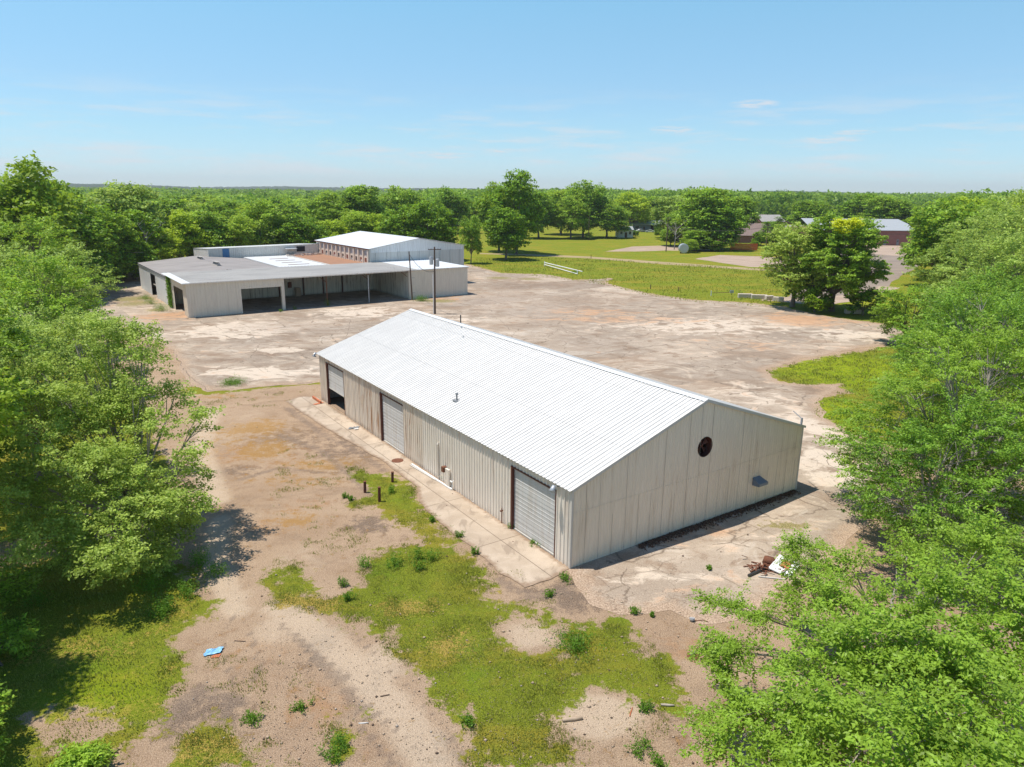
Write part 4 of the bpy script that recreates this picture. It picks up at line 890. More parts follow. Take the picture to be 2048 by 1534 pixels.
# ------------------------------------------------------------------ field furniture
q0, q1, q2 = G(1089, 533), G(1155, 549), G(1166, 547)
t = thing('pipe_gate', (q0.x, q0.y, 0), 'fallen white pipe gate lying at the edge of the field', 'gate')
a = Vector(q1)-Vector(q0)
MB().tube([(0, 0, .5), (a.x, a.y, .12)], .11, 8).build('rail', M['white'], t); MB().tube([(0, 0, 1.), (a.x+1.2, a.y+.8, .6)], .11, 8).build('rail', M['white'], t); MB().tube([(0, 0, 0), (0, 0, 1.3)], .14, 8).build('post', M['white'], t); MB().tube([(a.x, a.y+.5, 0), (a.x, a.y+.5, .9)], .12, 8).build('post', M['white'], t)
for i, (u, v, wd, rz, lab) in enumerate(((1490, 596, 2.6, -.05, 'leftmost pale concrete barrier block at the yard entrance'), (1518, 598, 2.8, -.1, 'second concrete barrier block from the left at the yard entrance'), (1538, 600, 1.6, .3, 'short concrete barrier block right of the second one'), (1556, 603, 1.8, -.6, 'darker concrete barrier block beside the shrub under the tree'), (1626, 612, 2.2, -.2, 'concrete barrier block in shade between the two trunks'), (1705, 627, 2.5, -.1, 'concrete barrier block standing alone right of the leafy tree'))):
    q = G(u, v); o = MB().box((-wd/2, -.35, 0), (wd/2, .35, .8)).build('barrier_block', M['concrete_block']); o.location = (q.x, q.y, 0); o.rotation_euler = (0, 0, rz)
    bv = o.modifiers.new('b', 'BEVEL'); bv.width = .05; tag(o, lab, 'concrete block', 'barrier blocks at the yard entrance')
for i, (u, v, h, lab) in enumerate(((1422, 592, 1., 'short white marker post at the field edge'), (1463, 590, .9, 'grey utility box post near the barrier blocks'), (1357, 583, .9, 'small brown stake at the field edge'), (1301, 578, .9, 'thin dark stake left of the brown one at the field edge'), (1182, 517, 1.1, 'small orange stake by the sandy track'))):
    q = G(u, v); t = thing('marker_post', (q.x, q.y, 0), lab, 'post', 'marker posts in the field')
    wd = .35 if i == 1 else .07
    MB().box((-wd, -.07, .0 if i != 1 else .35), (wd, .07, h)).build('body', (M['white'], M['galv'], M['wood'], M['wood'], M['rust'])[i], t)
    MB().tube([(0, 0, 0), (0, 0, h*.8)], .05, 6).build('stake', M['wood'], t)
q1, q2 = G(1425, 591), G(1458, 590)
tag(MB().tube([(q1.x, q1.y, .5), (q2.x, q2.y, .5)], .05, 5).build('fence_rail', M['wood']), 'low dark rail between two posts at the field edge', 'rail')

sheet('sandy_track', Gp([(960,506),(1050,508),(1180,513),(1330,524),(1500,536),(1620,541),(1620,546),(1500,540),(1330,529),(1180,517),(1050,511),(960,508)]), M['track'], .008, 3., .2, 3, 21)
sheet('parking_pad', Gp([(1210,503),(1265,493),(1330,491),(1420,496),(1420,502),(1330,501),(1270,503)]), M['pad'], .012, 4, .3, 3, 22)
sheet('parking_pad', Gp([(1390,518),(1440,510),(1530,513),(1600,520),(1600,536),(1500,534)]), M['pad'], .012, 4, .3, 3, 23)
sheet('asphalt_lot', Gp([(1570,600),(1640,540),(1690,500),(1850,500),(1850,525),(1790,560),(1770,580),(1690,590),(1640,605)]), M['asphalt'], .010, 3, .3, 3, 24)
sheet('concrete_lot', Gp([(1640,489),(1850,490),(1950,500),(1950,516),(1790,512),(1700,503)]), M['pad'], .016, 4, .2, 4, 25)
sheet('road', Gp([(1690,590),(1760,572),(1800,575),(1720,600),(1640,612),(1590,606),(1520,601),(1540,592),(1620,598)]), M['pad'], .018, 3, .2, 2, 26)
sheet('far_path', Gp([(1090,446),(1180,447),(1180,449),(1090,448)]), M['track'], .01, 6, .1, 6, 27)

# ------------------------------------------------------------------ distant buildings and vehicles
def gable_house(name, u, v, L, Wd, h, rise, rz, wall, roofm, label, windows=(), door=None, ov=.4, cat='house', name_roof='roof', extra=None):
    q = G(u, v); t = thing(name, (q.x, q.y, 0), label, cat, rz=rz)
    g = MB(); g.quad((-L/2, 0, 0), (L/2, 0, 0), (L/2, 0, h), (-L/2, 0, h)); g.quad((L/2, Wd, 0), (-L/2, Wd, 0), (-L/2, Wd, h), (L/2, Wd, h))
    g.poly([(-L/2, Wd, 0), (-L/2, 0, 0), (-L/2, 0, h), (-L/2, Wd/2, h+rise), (-L/2, Wd, h)]); g.poly([(L/2, 0, 0), (L/2, Wd, 0), (L/2, Wd, h), (L/2, Wd/2, h+rise), (L/2, 0, h)])
    g.build('wall', wall, t)
    g = MB(); k = rise/(Wd/2)
    for s in (0, 1):
        y0 = -ov if s == 0 else Wd+ov
        g.poly([(-L/2-ov, y0, h-ov*k+.08), (L/2+ov, y0, h-ov*k+.08), (L/2+ov, Wd/2, h+rise+.08), (-L/2-ov, Wd/2, h+rise+.08)])
        g.poly([(-L/2-ov, y0, h-ov*k-.1), (L/2+ov, y0, h-ov*k-.1), (L/2+ov, y0, h-ov*k+.08), (-L/2-ov, y0, h-ov*k+.08)])
    g.build(name_roof, roofm, t)
    for (x, z, ww, hh) in windows:
        f = MB().box((x-ww/2-.08, -.06, z-.08), (x+ww/2+.08, -.01, z+hh+.08)).build('window', M['white'], t); MB().box((x-ww/2, -.09, z), (x+ww/2, -.065, z+hh)).build('pane', M['glass'], f)
    if door: MB().box((door-.5, -.07, 0), (door+.5, -.02, 2.1)).build('door', M['wood'], t)
    return t
gable_house('garden_shed', 1251, 475, 6.4, 5, 3.3, 1.2, .12, M['white'], M['hallroof'], 'small white gabled shed beside the round dark bush', ((-1.9, 1.4, .9, 1.0), (1.9, 1.3, .9, 1.2)), .1, .3, 'shed')
t = gable_house('carport_house', 1292, 462, 15, 10, 3.4, 1.5, -.1, M['galvdark'], M['rooffar'], 'grey house with open carport and metal roof in the far field', ((-4.5, 1.2, 2., 1.2),), -1, .8)
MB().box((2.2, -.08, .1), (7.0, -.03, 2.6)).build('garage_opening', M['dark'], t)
gable_house('brown_roof_house', 1500, 486, 20, 15, 3.0, 4.2, -.06, M['brick'], M['shingle'], 'house with brown shingled roof behind the red board fence', ((3, 1, 1.5, 1.2), (7, 1, 1.5, 1.2)))
gable_house('far_house', 1508, 452, 18, 12, 3, 3.5, .05, M['brick'], M['shingle'], 'small far house with brown roof left of another roof', ((0, 1, 1.5, 1.2),))
gable_house('far_house', 1546, 453, 16, 12, 3, 3.5, .3, M['brick'], M['shingleGrey'], 'small far house with greyish roof beside the leafy tree', ((0, 1, 1.5, 1.2),))
gable_house('grey_roof_house', 1558, 480, 15, 11, 2.8, 3.2, -.5, M['brick'], M['shingleGrey'], 'house with grey shingled roof half hidden by vines', ((-3, 1, 1.5, 1.2),))
# brick hall
q = G(1700, 490); t = thing('brick_hall', (q.x, q.y, 0), 'wide red brick hall with low pale metal roof beyond the car park', 'building', rz=-.02)
HL, HR_, HD, HH, HRZ = -15, 25.7, 26, 5.6, 3.8
MB().box((HL, 0, 0), (HR_, HD, HH)).build('wall', M['brick'], t)
MB().poly([(HL, -.4, HH+.02), (HR_+.5, -.4, HH+.02), (HR_-2.5, HD/2, HH+HRZ), (HL, HD/2, HH+HRZ)]).build('roof', M['hallroof'], t)
MB().poly([(HR_+.5, -.4, HH+.02), (HR_+.5, HD, HH+.02), (HR_-2.5, HD/2, HH+HRZ)]).build('roof_end', M['rooffar'], t)
MB().box((HL, -.45, HH-.2), (HR_+.5, -.4, HH+.02)).build('gutter', M['galvdark'], t)
for x in (13.0, 17.8): 
    d = MB().box((x-.45, -.06, .1), (x+.45, -.01, 2.3)).build('door', M['galvdark'], t); MB().box((x-.15, -.09, 1.3), (x+.2, -.065, 2.)).build('pane', M['glass'], d)
for x in (9.5, 23.5): MB().tube([(x, -.2, 0), (x, -.2, HH)], .09, 6).build('downpipe', M['galv'], t)
gable_house('brick_wing', 1600, 474, 10, 10, 4.6, 2.4, .9, M['brick'], M['hallroof'], 'brick gable wing left of the hall behind the leafy tree', (), None, .3, 'building')
q = G(1845, 470); 
gable_house('far_shed', 1850, 462, 20, 10, 3, 1.5, 0, M['whitewall'], M['hallroof'], 'low white roofed shed at the far right behind the brick hall', (), None, .2, 'shed')
# red board fence
fa, fb = G(1460, 500), G(1514, 501)
t = thing('board_fence', (fa.x, fa.y, 0), 'weathered red board fence below the brown roofed house', 'fence', rz=math.atan2(fb.y-fa.y, fb.x-fa.x))
FLn = math.hypot(fb.y-fa.y, fb.x-fa.x); rr = random.Random(2); g = MB(); x = 0
while x < FLn:
    g.box((x, -.02, .05), (x+.17, .02, 2.25+rr.uniform(-.08, .08))); x += .2
g.build('boards', M['fenceRed'], t)
g = MB(); g.box((0, .03, .4), (FLn, .1, .5)); g.box((0, .03, 1.8), (FLn, .1, 1.9)); g.build('rail', M['wood'], t)
# dish / tank
q = G(1367, 507); t = thing('round_tank', (q.x, q.y, 0), 'upright round pale tank end in front of the bushes', 'tank')
MB().tube([(0, -.3, 1.6), (0, -.25, 1.6), (0, 1.4, 1.6), (0, 1.5, 1.6)], [1.2, 1.5, 1.5, 1.2], 24).build('drum', M['galv'], t); MB().box((-1, .1, 0), (1, .6, .4)).build('cradle', M['rust'], t)
def car(u, v, rz, colour, label, kind='sedan'):
    q = G(u, v); t = thing('parked_car', (q.x, q.y, 0), label, 'car', 'cars parked by the far houses', rz)
    m = plain('car_paint', colour, .3, .03)
    prof = [(-2.2, .35), (-2.2, .8), (-1.9, .95), (-1.35, .98), (-.75, 1.42), (.6, 1.45), (1.15, 1.02), (2.05, .9), (2.25, .7), (2.25, .35)]
    if kind == 'van': prof = [(-2.3, .4), (-2.3, 1.1), (-2.2, 1.75), (.9, 1.8), (1.5, 1.15), (2.3, 1.0), (2.35, .4)]
    g = MB(); n = len(prof)
    for s in (-.85, .85): g.v += [(x, s, z) for x, z in prof]
    g.f += [tuple(range(n)), tuple(range(2*n-1, n-1, -1))] + [(i, i+n, (i+1) % n+n, (i+1) % n) for i in range(n)]
    g.build('body', m, t)
    for s in (-.86, .86): MB().box((-1.0, min(s, s*1.01), 1.0), (.75, max(s, s*1.01), 1.35)).build('side_window', M['glass'], t)
    for x in (-1.4, 1.4):
        for s in (-.8, .8):
            w_ = MB().tube([(x, s-.1, .33), (x, s+.1, .33)], .33, 12).build('wheel', M['black'], t); MB().tube([(x, s-.115, .33), (x, s+.115, .33)], .18, 10).build('rim', M['galv'], w_)
car(1281, 464, .3, (.5, .5, .52), 'silver car parked at the carport of the grey house'); car(1300, 465, -.2, (.6, .62, .62), 'white car parked right of the silver car at the carport'); car(1340, 463, .1, (.45, .48, .52), 'pale car parked alone right of the grey house'); car(1507, 462, .1, (.8, .8, .8), 'white van parked between the far house roofs', 'van')

# ------------------------------------------------------------------ vegetation
def leaf_material(name, dark, lightc, yellow, trans=.35, rough=.5):
    m, n = mat(name)
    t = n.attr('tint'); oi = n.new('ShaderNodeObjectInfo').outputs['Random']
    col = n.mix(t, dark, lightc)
    col = n.mix(n.math('MULTIPLY', n.mapr(oi, .45, 1.), .45), col, yellow)
    n.put(n.p.inputs['Base Color'], col); n.p.inputs['Roughness'].default_value = rough; n.p.inputs['Specular IOR Level'].default_value = .25
    tr = n.new('ShaderNodeBsdfTranslucent'); n.put(tr.inputs[0], n.mix(.5, col, tuple(min(1, x*1.5) for x in yellow)))
    mx = n.new('ShaderNodeMixShader'); mx.inputs[0].default_value = trans
    n.l.new(n.p.outputs[0], mx.inputs[1]); n.l.new(tr.outputs[0], mx.inputs[2]); n.l.new(mx.outputs[0], n.out.inputs[0])
    return m
M['leaf'] = leaf_material('broadleaf_foliage', (.025, .085, .004), (.38, .60, .06), (.45, .57, .05), .38, .5)
M['leafgrey'] = leaf_material('soft_green_foliage', (.045, .11, .008), (.46, .62, .13), (.48, .58, .10), .38, .5)
M['leafdark'] = leaf_material('dark_green_foliage', (.018, .07, .004), (.28, .50, .03), (.34, .44, .03), .36)
M['leafyellow'] = leaf_material('yellow_green_foliage', (.12, .22, .012), (.52, .68, .05), (.54, .64, .04), .38)
M['elm'] = leaf_material('elm_foliage', (.022, .085, .006), (.29, .50, .055), (.36, .50, .05), .36, .45)
M['leafT'] = leaf_material('fresh_oak_foliage', (.05, .13, .008), (.38, .58, .065), (.44, .56, .06), .38, .45)
M['leafgold'] = leaf_material('golden_foliage', (.50, .58, .02), (.68, .74, .04), (.7, .74, .03), .4)
M['grassblade'] = leaf_material('grass_blades', (.09, .125, .012), (.42, .43, .10), (.30, .34, .04), .3, .8)
M['weed'] = leaf_material('weed_foliage', (.07, .16, .01), (.18, .34, .03), (.18, .32, .02), .4)
M['bark'] = plain('bark', (.17, .14, .115), .95, .35, 5)
M['barklight'] = plain('light_grey_bark', (.34, .30, .26), .95, .3, 5)
M['barkpale'] = plain('pale_dead_wood', (.42, .38, .34), .95, .25, 4)

def unit(a): return a/np.maximum(np.linalg.norm(a, axis=-1, keepdims=True), 1e-9)
def leaves(rg, pos, axis, up, L, W, tint):
    """diamond leaf quads"""
    n = len(pos); nrm = unit(rg.normal(size=(n, 3))*.62 + up)
    a = unit(axis + rg.normal(size=(n, 3))*.7); a = unit(a - nrm*np.sum(a*nrm, 1, keepdims=True)); b_ = np.cross(nrm, a)
    s = rg.uniform(.7, 1.3, (n, 1)); a = a*L*.5*s; b_ = b_*W*.5*s
    V = np.stack([pos-a, pos+b_-a*.15, pos+a, pos-b_-a*.15], 1).reshape(-1, 3)
    return V, np.arange(4*n).reshape(n, 4), tint
def make_crown(seed, lobes, cen, nsub, nleaf, L, W, spray=.8, width=.28, m='leaf', hollow=.7, droop=.12, up=1.15, fz=.3, subl=None):
    rg = np.random.default_rng(seed); nl = len(lobes)
    lc = np.array([l[0] for l in lobes], float); lr = np.array([l[1] for l in lobes], float)
    ns = np.maximum(4, (nsub*(lr/lr.mean())**2).astype(int)); li = np.repeat(np.arange(nl), ns); N = len(li)
    outw = unit(lc - np.array(cen))[li]
    d = unit(rg.normal(size=(N, 3)) + outw*.55 + np.array([0, 0, .35])); rad = lr[li, None]*rg.uniform(hollow, 1.05, (N, 1))
    sc = lc[li] + d*rad*np.array([1, 1, .8])
    ax = unit(d*np.array([1, 1, .5]) + outw*.4 + rg.normal(size=(N, 3))*.3 - np.array([0, 0, droop]))
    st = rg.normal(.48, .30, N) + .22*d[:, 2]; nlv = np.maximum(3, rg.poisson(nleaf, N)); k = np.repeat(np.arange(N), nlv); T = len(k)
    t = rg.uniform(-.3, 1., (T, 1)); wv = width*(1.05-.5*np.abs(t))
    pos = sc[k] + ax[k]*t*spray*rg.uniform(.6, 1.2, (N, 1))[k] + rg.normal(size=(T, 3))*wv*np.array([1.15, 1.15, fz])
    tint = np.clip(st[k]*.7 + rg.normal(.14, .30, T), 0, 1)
    upv = np.array([0, 0, up]) + d[k]*.35
    V, F_, tint = leaves(rg, pos, ax[k], upv, L, W, tint)
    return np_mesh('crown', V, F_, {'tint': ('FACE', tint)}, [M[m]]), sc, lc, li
def lobes_ell(seed, n, cen, rad, lr, low=-.55, shell=.72):
    rr = random.Random(seed); out = []; tries = 0
    while len(out) < n and tries < 4000:
        tries += 1
        v = Vector((rr.gauss(0, 1), rr.gauss(0, 1), rr.gauss(0, 1))).normalized()
        if v.z < low: continue
        s = rr.uniform(.45, 1.0)*shell + (1-shell)*.25
        p = Vector((cen[0]+v.x*rad[0]*s, cen[1]+v.y*rad[1]*s, cen[2]+v.z*rad[2]*s)); r = lr*rr.uniform(.7, 1.25)
        if all((p-Vector(q[0])).length > .62*(r+q[1])*.9 for q in out): out.append((tuple(p), r))
    return out
def skeleton(seed, base, cen, lc, sc=None, li=None, r0=.22, nb=0, wood='bark', fork=.38):
    rr = random.Random(seed); g = MB(); base = Vector(base); cen = Vector(cen)
    fk = base.lerp(cen, fork) ; fk += Vector((rr.uniform(-.3, .3), rr.uniform(-.3, .3), 0))
    g.tube([base-Vector((0, 0, .1)), base.lerp(fk, .5)+Vector((rr.uniform(-.15, .15), rr.uniform(-.15, .15), 0)), fk], [r0*1.35, r0, r0*.85], 9, False)
    for i, c in enumerate(lc):
        c = Vector([float(x) for x in c]); mid = fk.lerp(c, .5) + Vector((rr.uniform(-.4, .4), rr.uniform(-.4, .4), rr.uniform(-.2, .7)))*r0*3
        g.tube([fk-Vector((0, 0, .15)), fk.lerp(mid, .5)+Vector((0, 0, .15)), mid, c], [r0*.55, r0*.42, r0*.3, r0*.12], 6, False)
        if nb and sc is not None:
            ks = np.nonzero(li == i)[0]; rr2 = list(ks); rr.shuffle(rr2)
            for k in rr2[:nb]:
                p = Vector([float(x) for x in sc[k]]); s = mid.lerp(c, rr.uniform(.2, 1)); m2 = s.lerp(p, .55)+Vector((0, 0, .12))
                g.tube([s, m2, p], [r0*.13, r0*.09, r0*.04], 4, False)
    me = bpy.data.meshes.new('trunk'); me.from_pydata(g.v, [], g.f); me.update(); me.shade_smooth(); me.materials.append(M[wood])
    return me
def plant_tree(name, loc, crown, trunk, label, group=None, s=(1, 1, 1), rz=0, cat='tree'):
    t = thing(name, loc, label, cat, group, rz); t.scale = s
    link('trunk', trunk, t); link('crown', crown, t)
    return t
def big_tree(name, loc, h, r, seed, label, m='leaf', nl=18, nsub=26, nleaf=120, L=.13, W=.065, low=.12, spray=.8, width=.28, cz=.56, group=None, nb=10, r0=.22, lean=(0, 0), squash=1., lr=.40, extra=None, rim=.55):
    cen = (lean[0], lean[1], h*cz); rad = (r, r*squash, h*(1-cz)*1.0)
    lb = lobes_ell(seed, nl, cen, (r, r*squash, h*(1-cz)), r*lr*.92, -.6, .8); L *= 1.22; W *= 1.22; nleaf = int(nleaf*.78); width *= .8
    lb = [((c[0], c[1], max(c[2], r_*.75+h*low)), r_) for c, r_ in lb]
    if extra: lb += extra
    cr, sc, lc, li = make_crown(seed, lb, cen, nsub, nleaf, L, W, spray, width, m, hollow=rim)
    tr = skeleton(seed, (0, 0, 0), cen, lc, sc, li, r0, nb, 'barklight' if name == 'elm_tree' else 'bark')
    return plant_tree(name, loc, cr, tr, label, group)

NEAR = 1.0
# left foreground
def hull_tree(name, loc, rows, label, seed, m='leaf', nsub=24, nleaf=120, L=.12, W=.055, spray=.9, width=.2, step=85, r=1.0, z0=3.2, z1=6.4, run=350, nb=4, r0=.2, side=1, rim=.5, ydep=None, inner=0, fz=.3, up=1.15):
    """crown built from lobes standing where the photographed crown stands"""
    rr = random.Random(seed); lb = []; v = rows[0][0]
    while v <= rows[-1][0]:
        ua = float(np.interp(v, [q[0] for q in rows], [q[1] for q in rows])); ub = float(np.interp(v, [q[0] for q in rows], [q[2] for q in rows])); u = ua
        while u <= ub:
            dd = (u-ua) if side > 0 else (ub-u)
            uu, vv = u+rr.uniform(-.3, .3)*step + side*r*14, v+rr.uniform(-.35, .35)*step
            if ydep:
                yd = float(np.interp(v, [rows[0][0], rows[-1][0]], ydep)) + rr.uniform(-1.2, 1.2) + 2.2*(.5-min(1, dd/run))
                p = G(uu + (r*12 if side < 0 else 0), vv); k_ = yd/p.y; p = Vector((p.x*k_, yd, CAM_H*(1-k_))); z = p.z
                if z < .8: u += step; continue
            else:
                z = z0 + (z1-z0)*min(1, dd/run)**.8 + rr.uniform(-.7, .7)
                p = G(uu, vv, z)
            lb.append(((p.x-loc[0], p.y-loc[1], z), r*rr.uniform(.7, 1.15)*(.85 + .25*min(1, dd/200)))); u += step
        v += step
    for q in rr.sample(lb, int(len(lb)*inner)):
        lb.append(((q[0][0]*.8+rr.uniform(-.5, .5), q[0][1]*.8+1.2, max(1.2, q[0][2]-1.6)), q[1]))
    cen = (0, 0, z0*.8)
    cr, sc, lc, li = make_crown(seed, lb, cen, nsub, nleaf, L, W, spray, width, m, hollow=rim, fz=fz, up=up)
    print(name, 'lobes', len(lb), 'leaves', len(cr.polygons))
    tr = skeleton(seed, (0, 0, 0), cen, lc, sc, li, r0, nb, 'barklight')
    return plant_tree(name, loc, cr, tr, label)
hull_tree('broadleaf_tree', (-20.5, 35.5, 0), [(670, 150, 330), (760, 90, 330), (850, 60, 385), (930, 40, 405), (1010, 40, 385), (1090, 130, 350), (1140, 210, 300)], 'large soft green tree left of the gravel, casting its shadow on the dirt', 11, 'leafgrey', 22, 84, .15, .088, .7, .2, 66, 1.2, 3.2, 8.5, 260, 3, .24, -1, .72, (39, 29.5), .25, .5, .9)
big_tree('broadleaf_tree', (-31.0, 44, 0), 12.0, 6.0, 12, 'green tree at the left frame edge behind the large soft green tree', 'leafgrey', 22, 28, 100, .15, .085, .08, .8, .30, .55, nb=8)
big_tree('broadleaf_tree', (-41.5, 62, 0), 12.5, 6.2, 13, 'bright green tree at the left edge, between the near tree and the concrete', 'leaf', 20, 26, 70, .2, .11, .06, .9, .34, .52, nb=6)
big_tree('broadleaf_tree', (-52.5, 80, 0), 12.0, 7.0, 14, 'pale grey green tree at the left edge beside the yard', 'leafgrey', 22, 26, 60, .24, .13, .05, 1., .40, .5, nb=5)
big_tree('broadleaf_tree', (-64, 92, 0), 16.5, 8.0, 15, 'tall green tree at the far left edge above the pale grey green tree', 'leaf', 22, 26, 55, .28, .15, .05, 1.1, .45, .5, nb=4)
big_tree('broadleaf_tree', (-29.4, 33.5, 0), 16.5, 5.0, 16, 'tall shade tree at the left edge beside the large soft green tree', 'leaf', 18, 22, 70, .18, .10, .3, .8, .25, .62, nb=4)
big_tree('broadleaf_tree', (-25.6, 28.2, 0), 16.0, 4.4, 19, 'tall shade tree cut by the left edge, above the dappled grass', 'leaf', 18, 22, 70, .18, .10, .3, .8, .25, .62, nb=4)
big_tree('broadleaf_tree', (-22.8, 22.6, 0), 13.5, 3.0, 17, 'tall tree at the lower left corner shading the grass', 'leaf', 16, 20, 70, .17, .09, .3, .8, .25, .62, nb=4)
for i, (u, v, h, r, lab) in enumerate(((-15, 1230, 3.4, 1.7, 'bright green sapling cut by the left edge below the bare shaded soil'), (5, 1330, 2.2, 1.2, 'low bush at the left edge halfway down the grass'), (-40, 1500, 2.4, 1.3, 'taller bush in the bottom left corner'), (160, 1550, .7, .6, 'small leafy bush cut by the bottom edge'), )):
    q = G(u, v); big_tree('shrub', (q.x, q.y, 0), h, r, 600+i, lab, 'leaf', 9, 16, 46, .12, .06, .02, .45, .18, .45, nb=2, r0=.05)
# right foreground
hull_tree('elm_tree', (14.8, 24.0, 0), [(1130, 1625, 2050), (1190, 1580, 2100), (1250, 1500, 2100), (1320, 1475, 2100), (1390, 1530, 2100), (1440, 1500, 2100), (1500, 1500, 2100), (1600, 1480, 2100)], 'near right tree with feathery sprays reaching over the bare concrete', 21, 'elm', 22, 96, .13, .062, .9, .15, 88, .95, 3.2, 6.6, 380, 5, .2, 1, .62, None, .1)
lb = []
for (u, v, z, r_) in ((1432, 1205, 3.9, .42), (1480, 1210, 4.1, .5), (1530, 1235, 4.2, .55), (1425, 1305, 3.4, .4), (1450, 1345, 3.3, .5), (1465, 1290, 3.8, .6), (1415, 1430, 2.9, .35), (1455, 1425, 3.0, .42), (1500, 1420, 3.1, .5), (1620, 1100, 4.8, .6), (1590, 1110, 4.6, .45)):
    p = G(u, v, z); lb.append(((p.x-14.8, p.y-24.3, z), r_))
cr, sc, lc, li = make_crown(71, lb, (0, 0, 3), 16, 70, .105, .048, .75, .12, 'elm', hollow=.2)
plant_tree('elm_tree', (14.8, 24.3, 0), cr, skeleton(71, (0, 0, 0), (0, 0, 2.4), lc, sc, li, .09, 4), 'slender stem beside the near right tree bearing the outermost sprays')
big_tree('elm_tree', (21.4, 33.5, 0), 8.8, 4.4, 23, 'green tree right of the scrap pile, behind the feathery near tree', 'elm', 20, 30, 115, .12, .055, .1, .9, .20, .52, nb=10)
big_tree('elm_tree', (26.2, 38.5, 0), 11.4, 6.2, 24, 'large green tree with pale limbs at the right edge near the gable corner', 'elm', 26, 32, 105, .135, .062, .08, 1., .22, .52, lr=.34, nb=12, extra=[((-5.2, 3.4, 3.6), 1.5), ((-5.4, .6, 2.9), 1.4)])
big_tree('elm_tree', (36.2, 50.5, 0), 13.0, 7.0, 25, 'tall green tree at the right edge behind the one with pale limbs', 'elm', 24, 28, 90, .17, .08, .08, 1.1, .28, .52, lr=.34, nb=10)
big_tree('elm_tree', (42.0, 63, 0), 11.8, 6.2, 26, 'broad green tree overhanging the bright grass strip on the right', 'elm', 24, 28, 75, .2, .095, .05, 1.1, .30, .48, lr=.36, nb=8, extra=[((-6.0, -2.5, 3.4), 1.4), ((-6.4, 1.5, 4.4), 1.3)])
big_tree('broadleaf_tree', (51.5, 75, 0), 14.0, 7.2, 27, 'soft green tree rising on the right behind the broad overhanging tree', 'leafgrey', 24, 26, 65, .24, .12, .05, 1.1, .36, .5, nb=6)
big_tree('broadleaf_tree', (61, 88, 0), 16.0, 8.2, 28, 'tall tree at the right edge with fine soft foliage', 'leafgrey', 22, 26, 60, .27, .14, .05, 1.2, .42, .5, nb=5)
big_tree('broadleaf_tree', (67, 104, 0), 18.4, 7.0, 29, 'tall pale green tree right of the lone leafy tree, above the car park', 'leafgrey', 24, 26, 60, .28, .15, .05, 1.2, .42, .48, nb=5)
big_tree('broadleaf_tree', (80, 112, 0), 20.5, 8.2, 30, 'tallest olive green tree at the upper right', 'leafgrey', 22, 26, 55, .3, .16, .05, 1.2, .45, .52, nb=4)
big_tree('broadleaf_tree', (93, 125, 0), 22.5, 9, 31, 'olive green tree at the right frame edge reaching above the horizon', 'leafgrey', 20, 24, 50, .34, .18, .05, 1.3, .5, .52, nb=4)
big_tree('broadleaf_tree', (51, 91, 0), 8.5, 4.6, 32, 'low dense green tree beside the pale yard edge under the tall trees', 'leaf', 16, 20, 60, .22, .12, .03, .9, .3, .45, nb=4)
big_tree('cedar_tree', (70, 96, 0), 15.0, 4.2, 33, 'narrow dark cedar between the soft green trees on the right', 'leafdark', 16, 24, 55, .22, .1, .05, .9, .3, .5, nb=3)
# the lone trees by the yard entrance
big_tree('broadleaf_tree', (52.6, 118, 0), 17.0, 7.0, 41, 'big leafy green tree standing alone by the yard entrance', 'leafT', 40, 26, 56, .34, .20, .02, 1.1, .42, .46, lr=.31, nb=8, r0=.42)
big_tree('broadleaf_tree', (47.6, 122, 0), 14.2, 5.6, 42, 'duller green tree leaning left behind the big leafy tree', 'leafgrey', 26, 24, 46, .32, .18, .04, 1.0, .4, .50, nb=6, r0=.36)
big_tree('shrub', (49.3, 116.5, 0), 3.8, 2.2, 43, 'dark rounded shrub left of the two trunks at the yard entrance', 'leafdark', 10, 16, 50, .28, .16, .02, .6, .28, .45, nb=2, r0=.1)
big_tree('shrub', (55.9, 114.2, 0), 4.2, 2.6, 44, 'dark shrub at the foot of the big leafy tree', 'leafdark', 10, 16, 50, .28, .16, .02, .6, .28, .45, nb=2, r0=.1)
lb = [((0, 0, 0), 1.1), ((1.0, -.4, .6), .8), ((-.9, .3, .5), .7)]
cr, sc, lc, li = make_crown(77, lb, (0, 0, -2), 22, 34, .32, .2, .6, .35, 'leafgold')
tw = skeleton(77, (0, 0, -4.5), (0, 0, 0), lc, sc, li, .08, 2)
plant_tree('vine_top', (51.2, 113.6, 13.6), cr, tw, 'patch of golden yellow vine leaves high in the big leafy tree', cat='vine')

# shared crowns for mid and far trees -------------------------------------------------
VAR = []
def variant(seed, h, r, m, nl, nsub, nleaf, L, low=.05, cz=.5, wood='bark', spray=1.2, width=.6, lr=.38):
    cen = (0, 0, h*cz); lb = lobes_ell(seed, nl, cen, (r, r, h*(1-cz)), r*lr, -.6); lb = [((c[0], c[1], max(c[2], r_*.7+h*low)), r_) for c, r_ in lb]
    cr, sc, lc, li = make_crown(seed, lb, cen, nsub, nleaf, L, L*.58, spray, width, m)
    co_ = np.empty(len(cr.vertices)*3, np.float32); cr.vertices.foreach_get('co', co_); co_ = co_.reshape(-1, 3)
    return (cr, skeleton(seed, (0, 0, 0), cen, lc, None, None, .3, 0, wood), float(np.percentile(co_[:, 2], 99.7)), float(np.percentile(np.hypot(co_[:, 0], co_[:, 1]), 93)))
MIDS = [variant(101+i, 14, 6.0, mm, 22, 20, 26, .62, low) for i, (mm, low) in enumerate((('leaf', .05), ('leafdark', .05), ('leafyellow', .05), ('leaf', .16), ('leafdark', .1), ('leafgrey', .08), ('leaf', .02)))]
FARS = [variant(201+i, 14, 6.0, mm, 14, 12, 15, 1.0, .04, spray=1.3, width=.8) for i, mm in enumerate(('leaf', 'leafdark', 'leafyellow', 'leaf', 'leafdark', 'leaf'))]
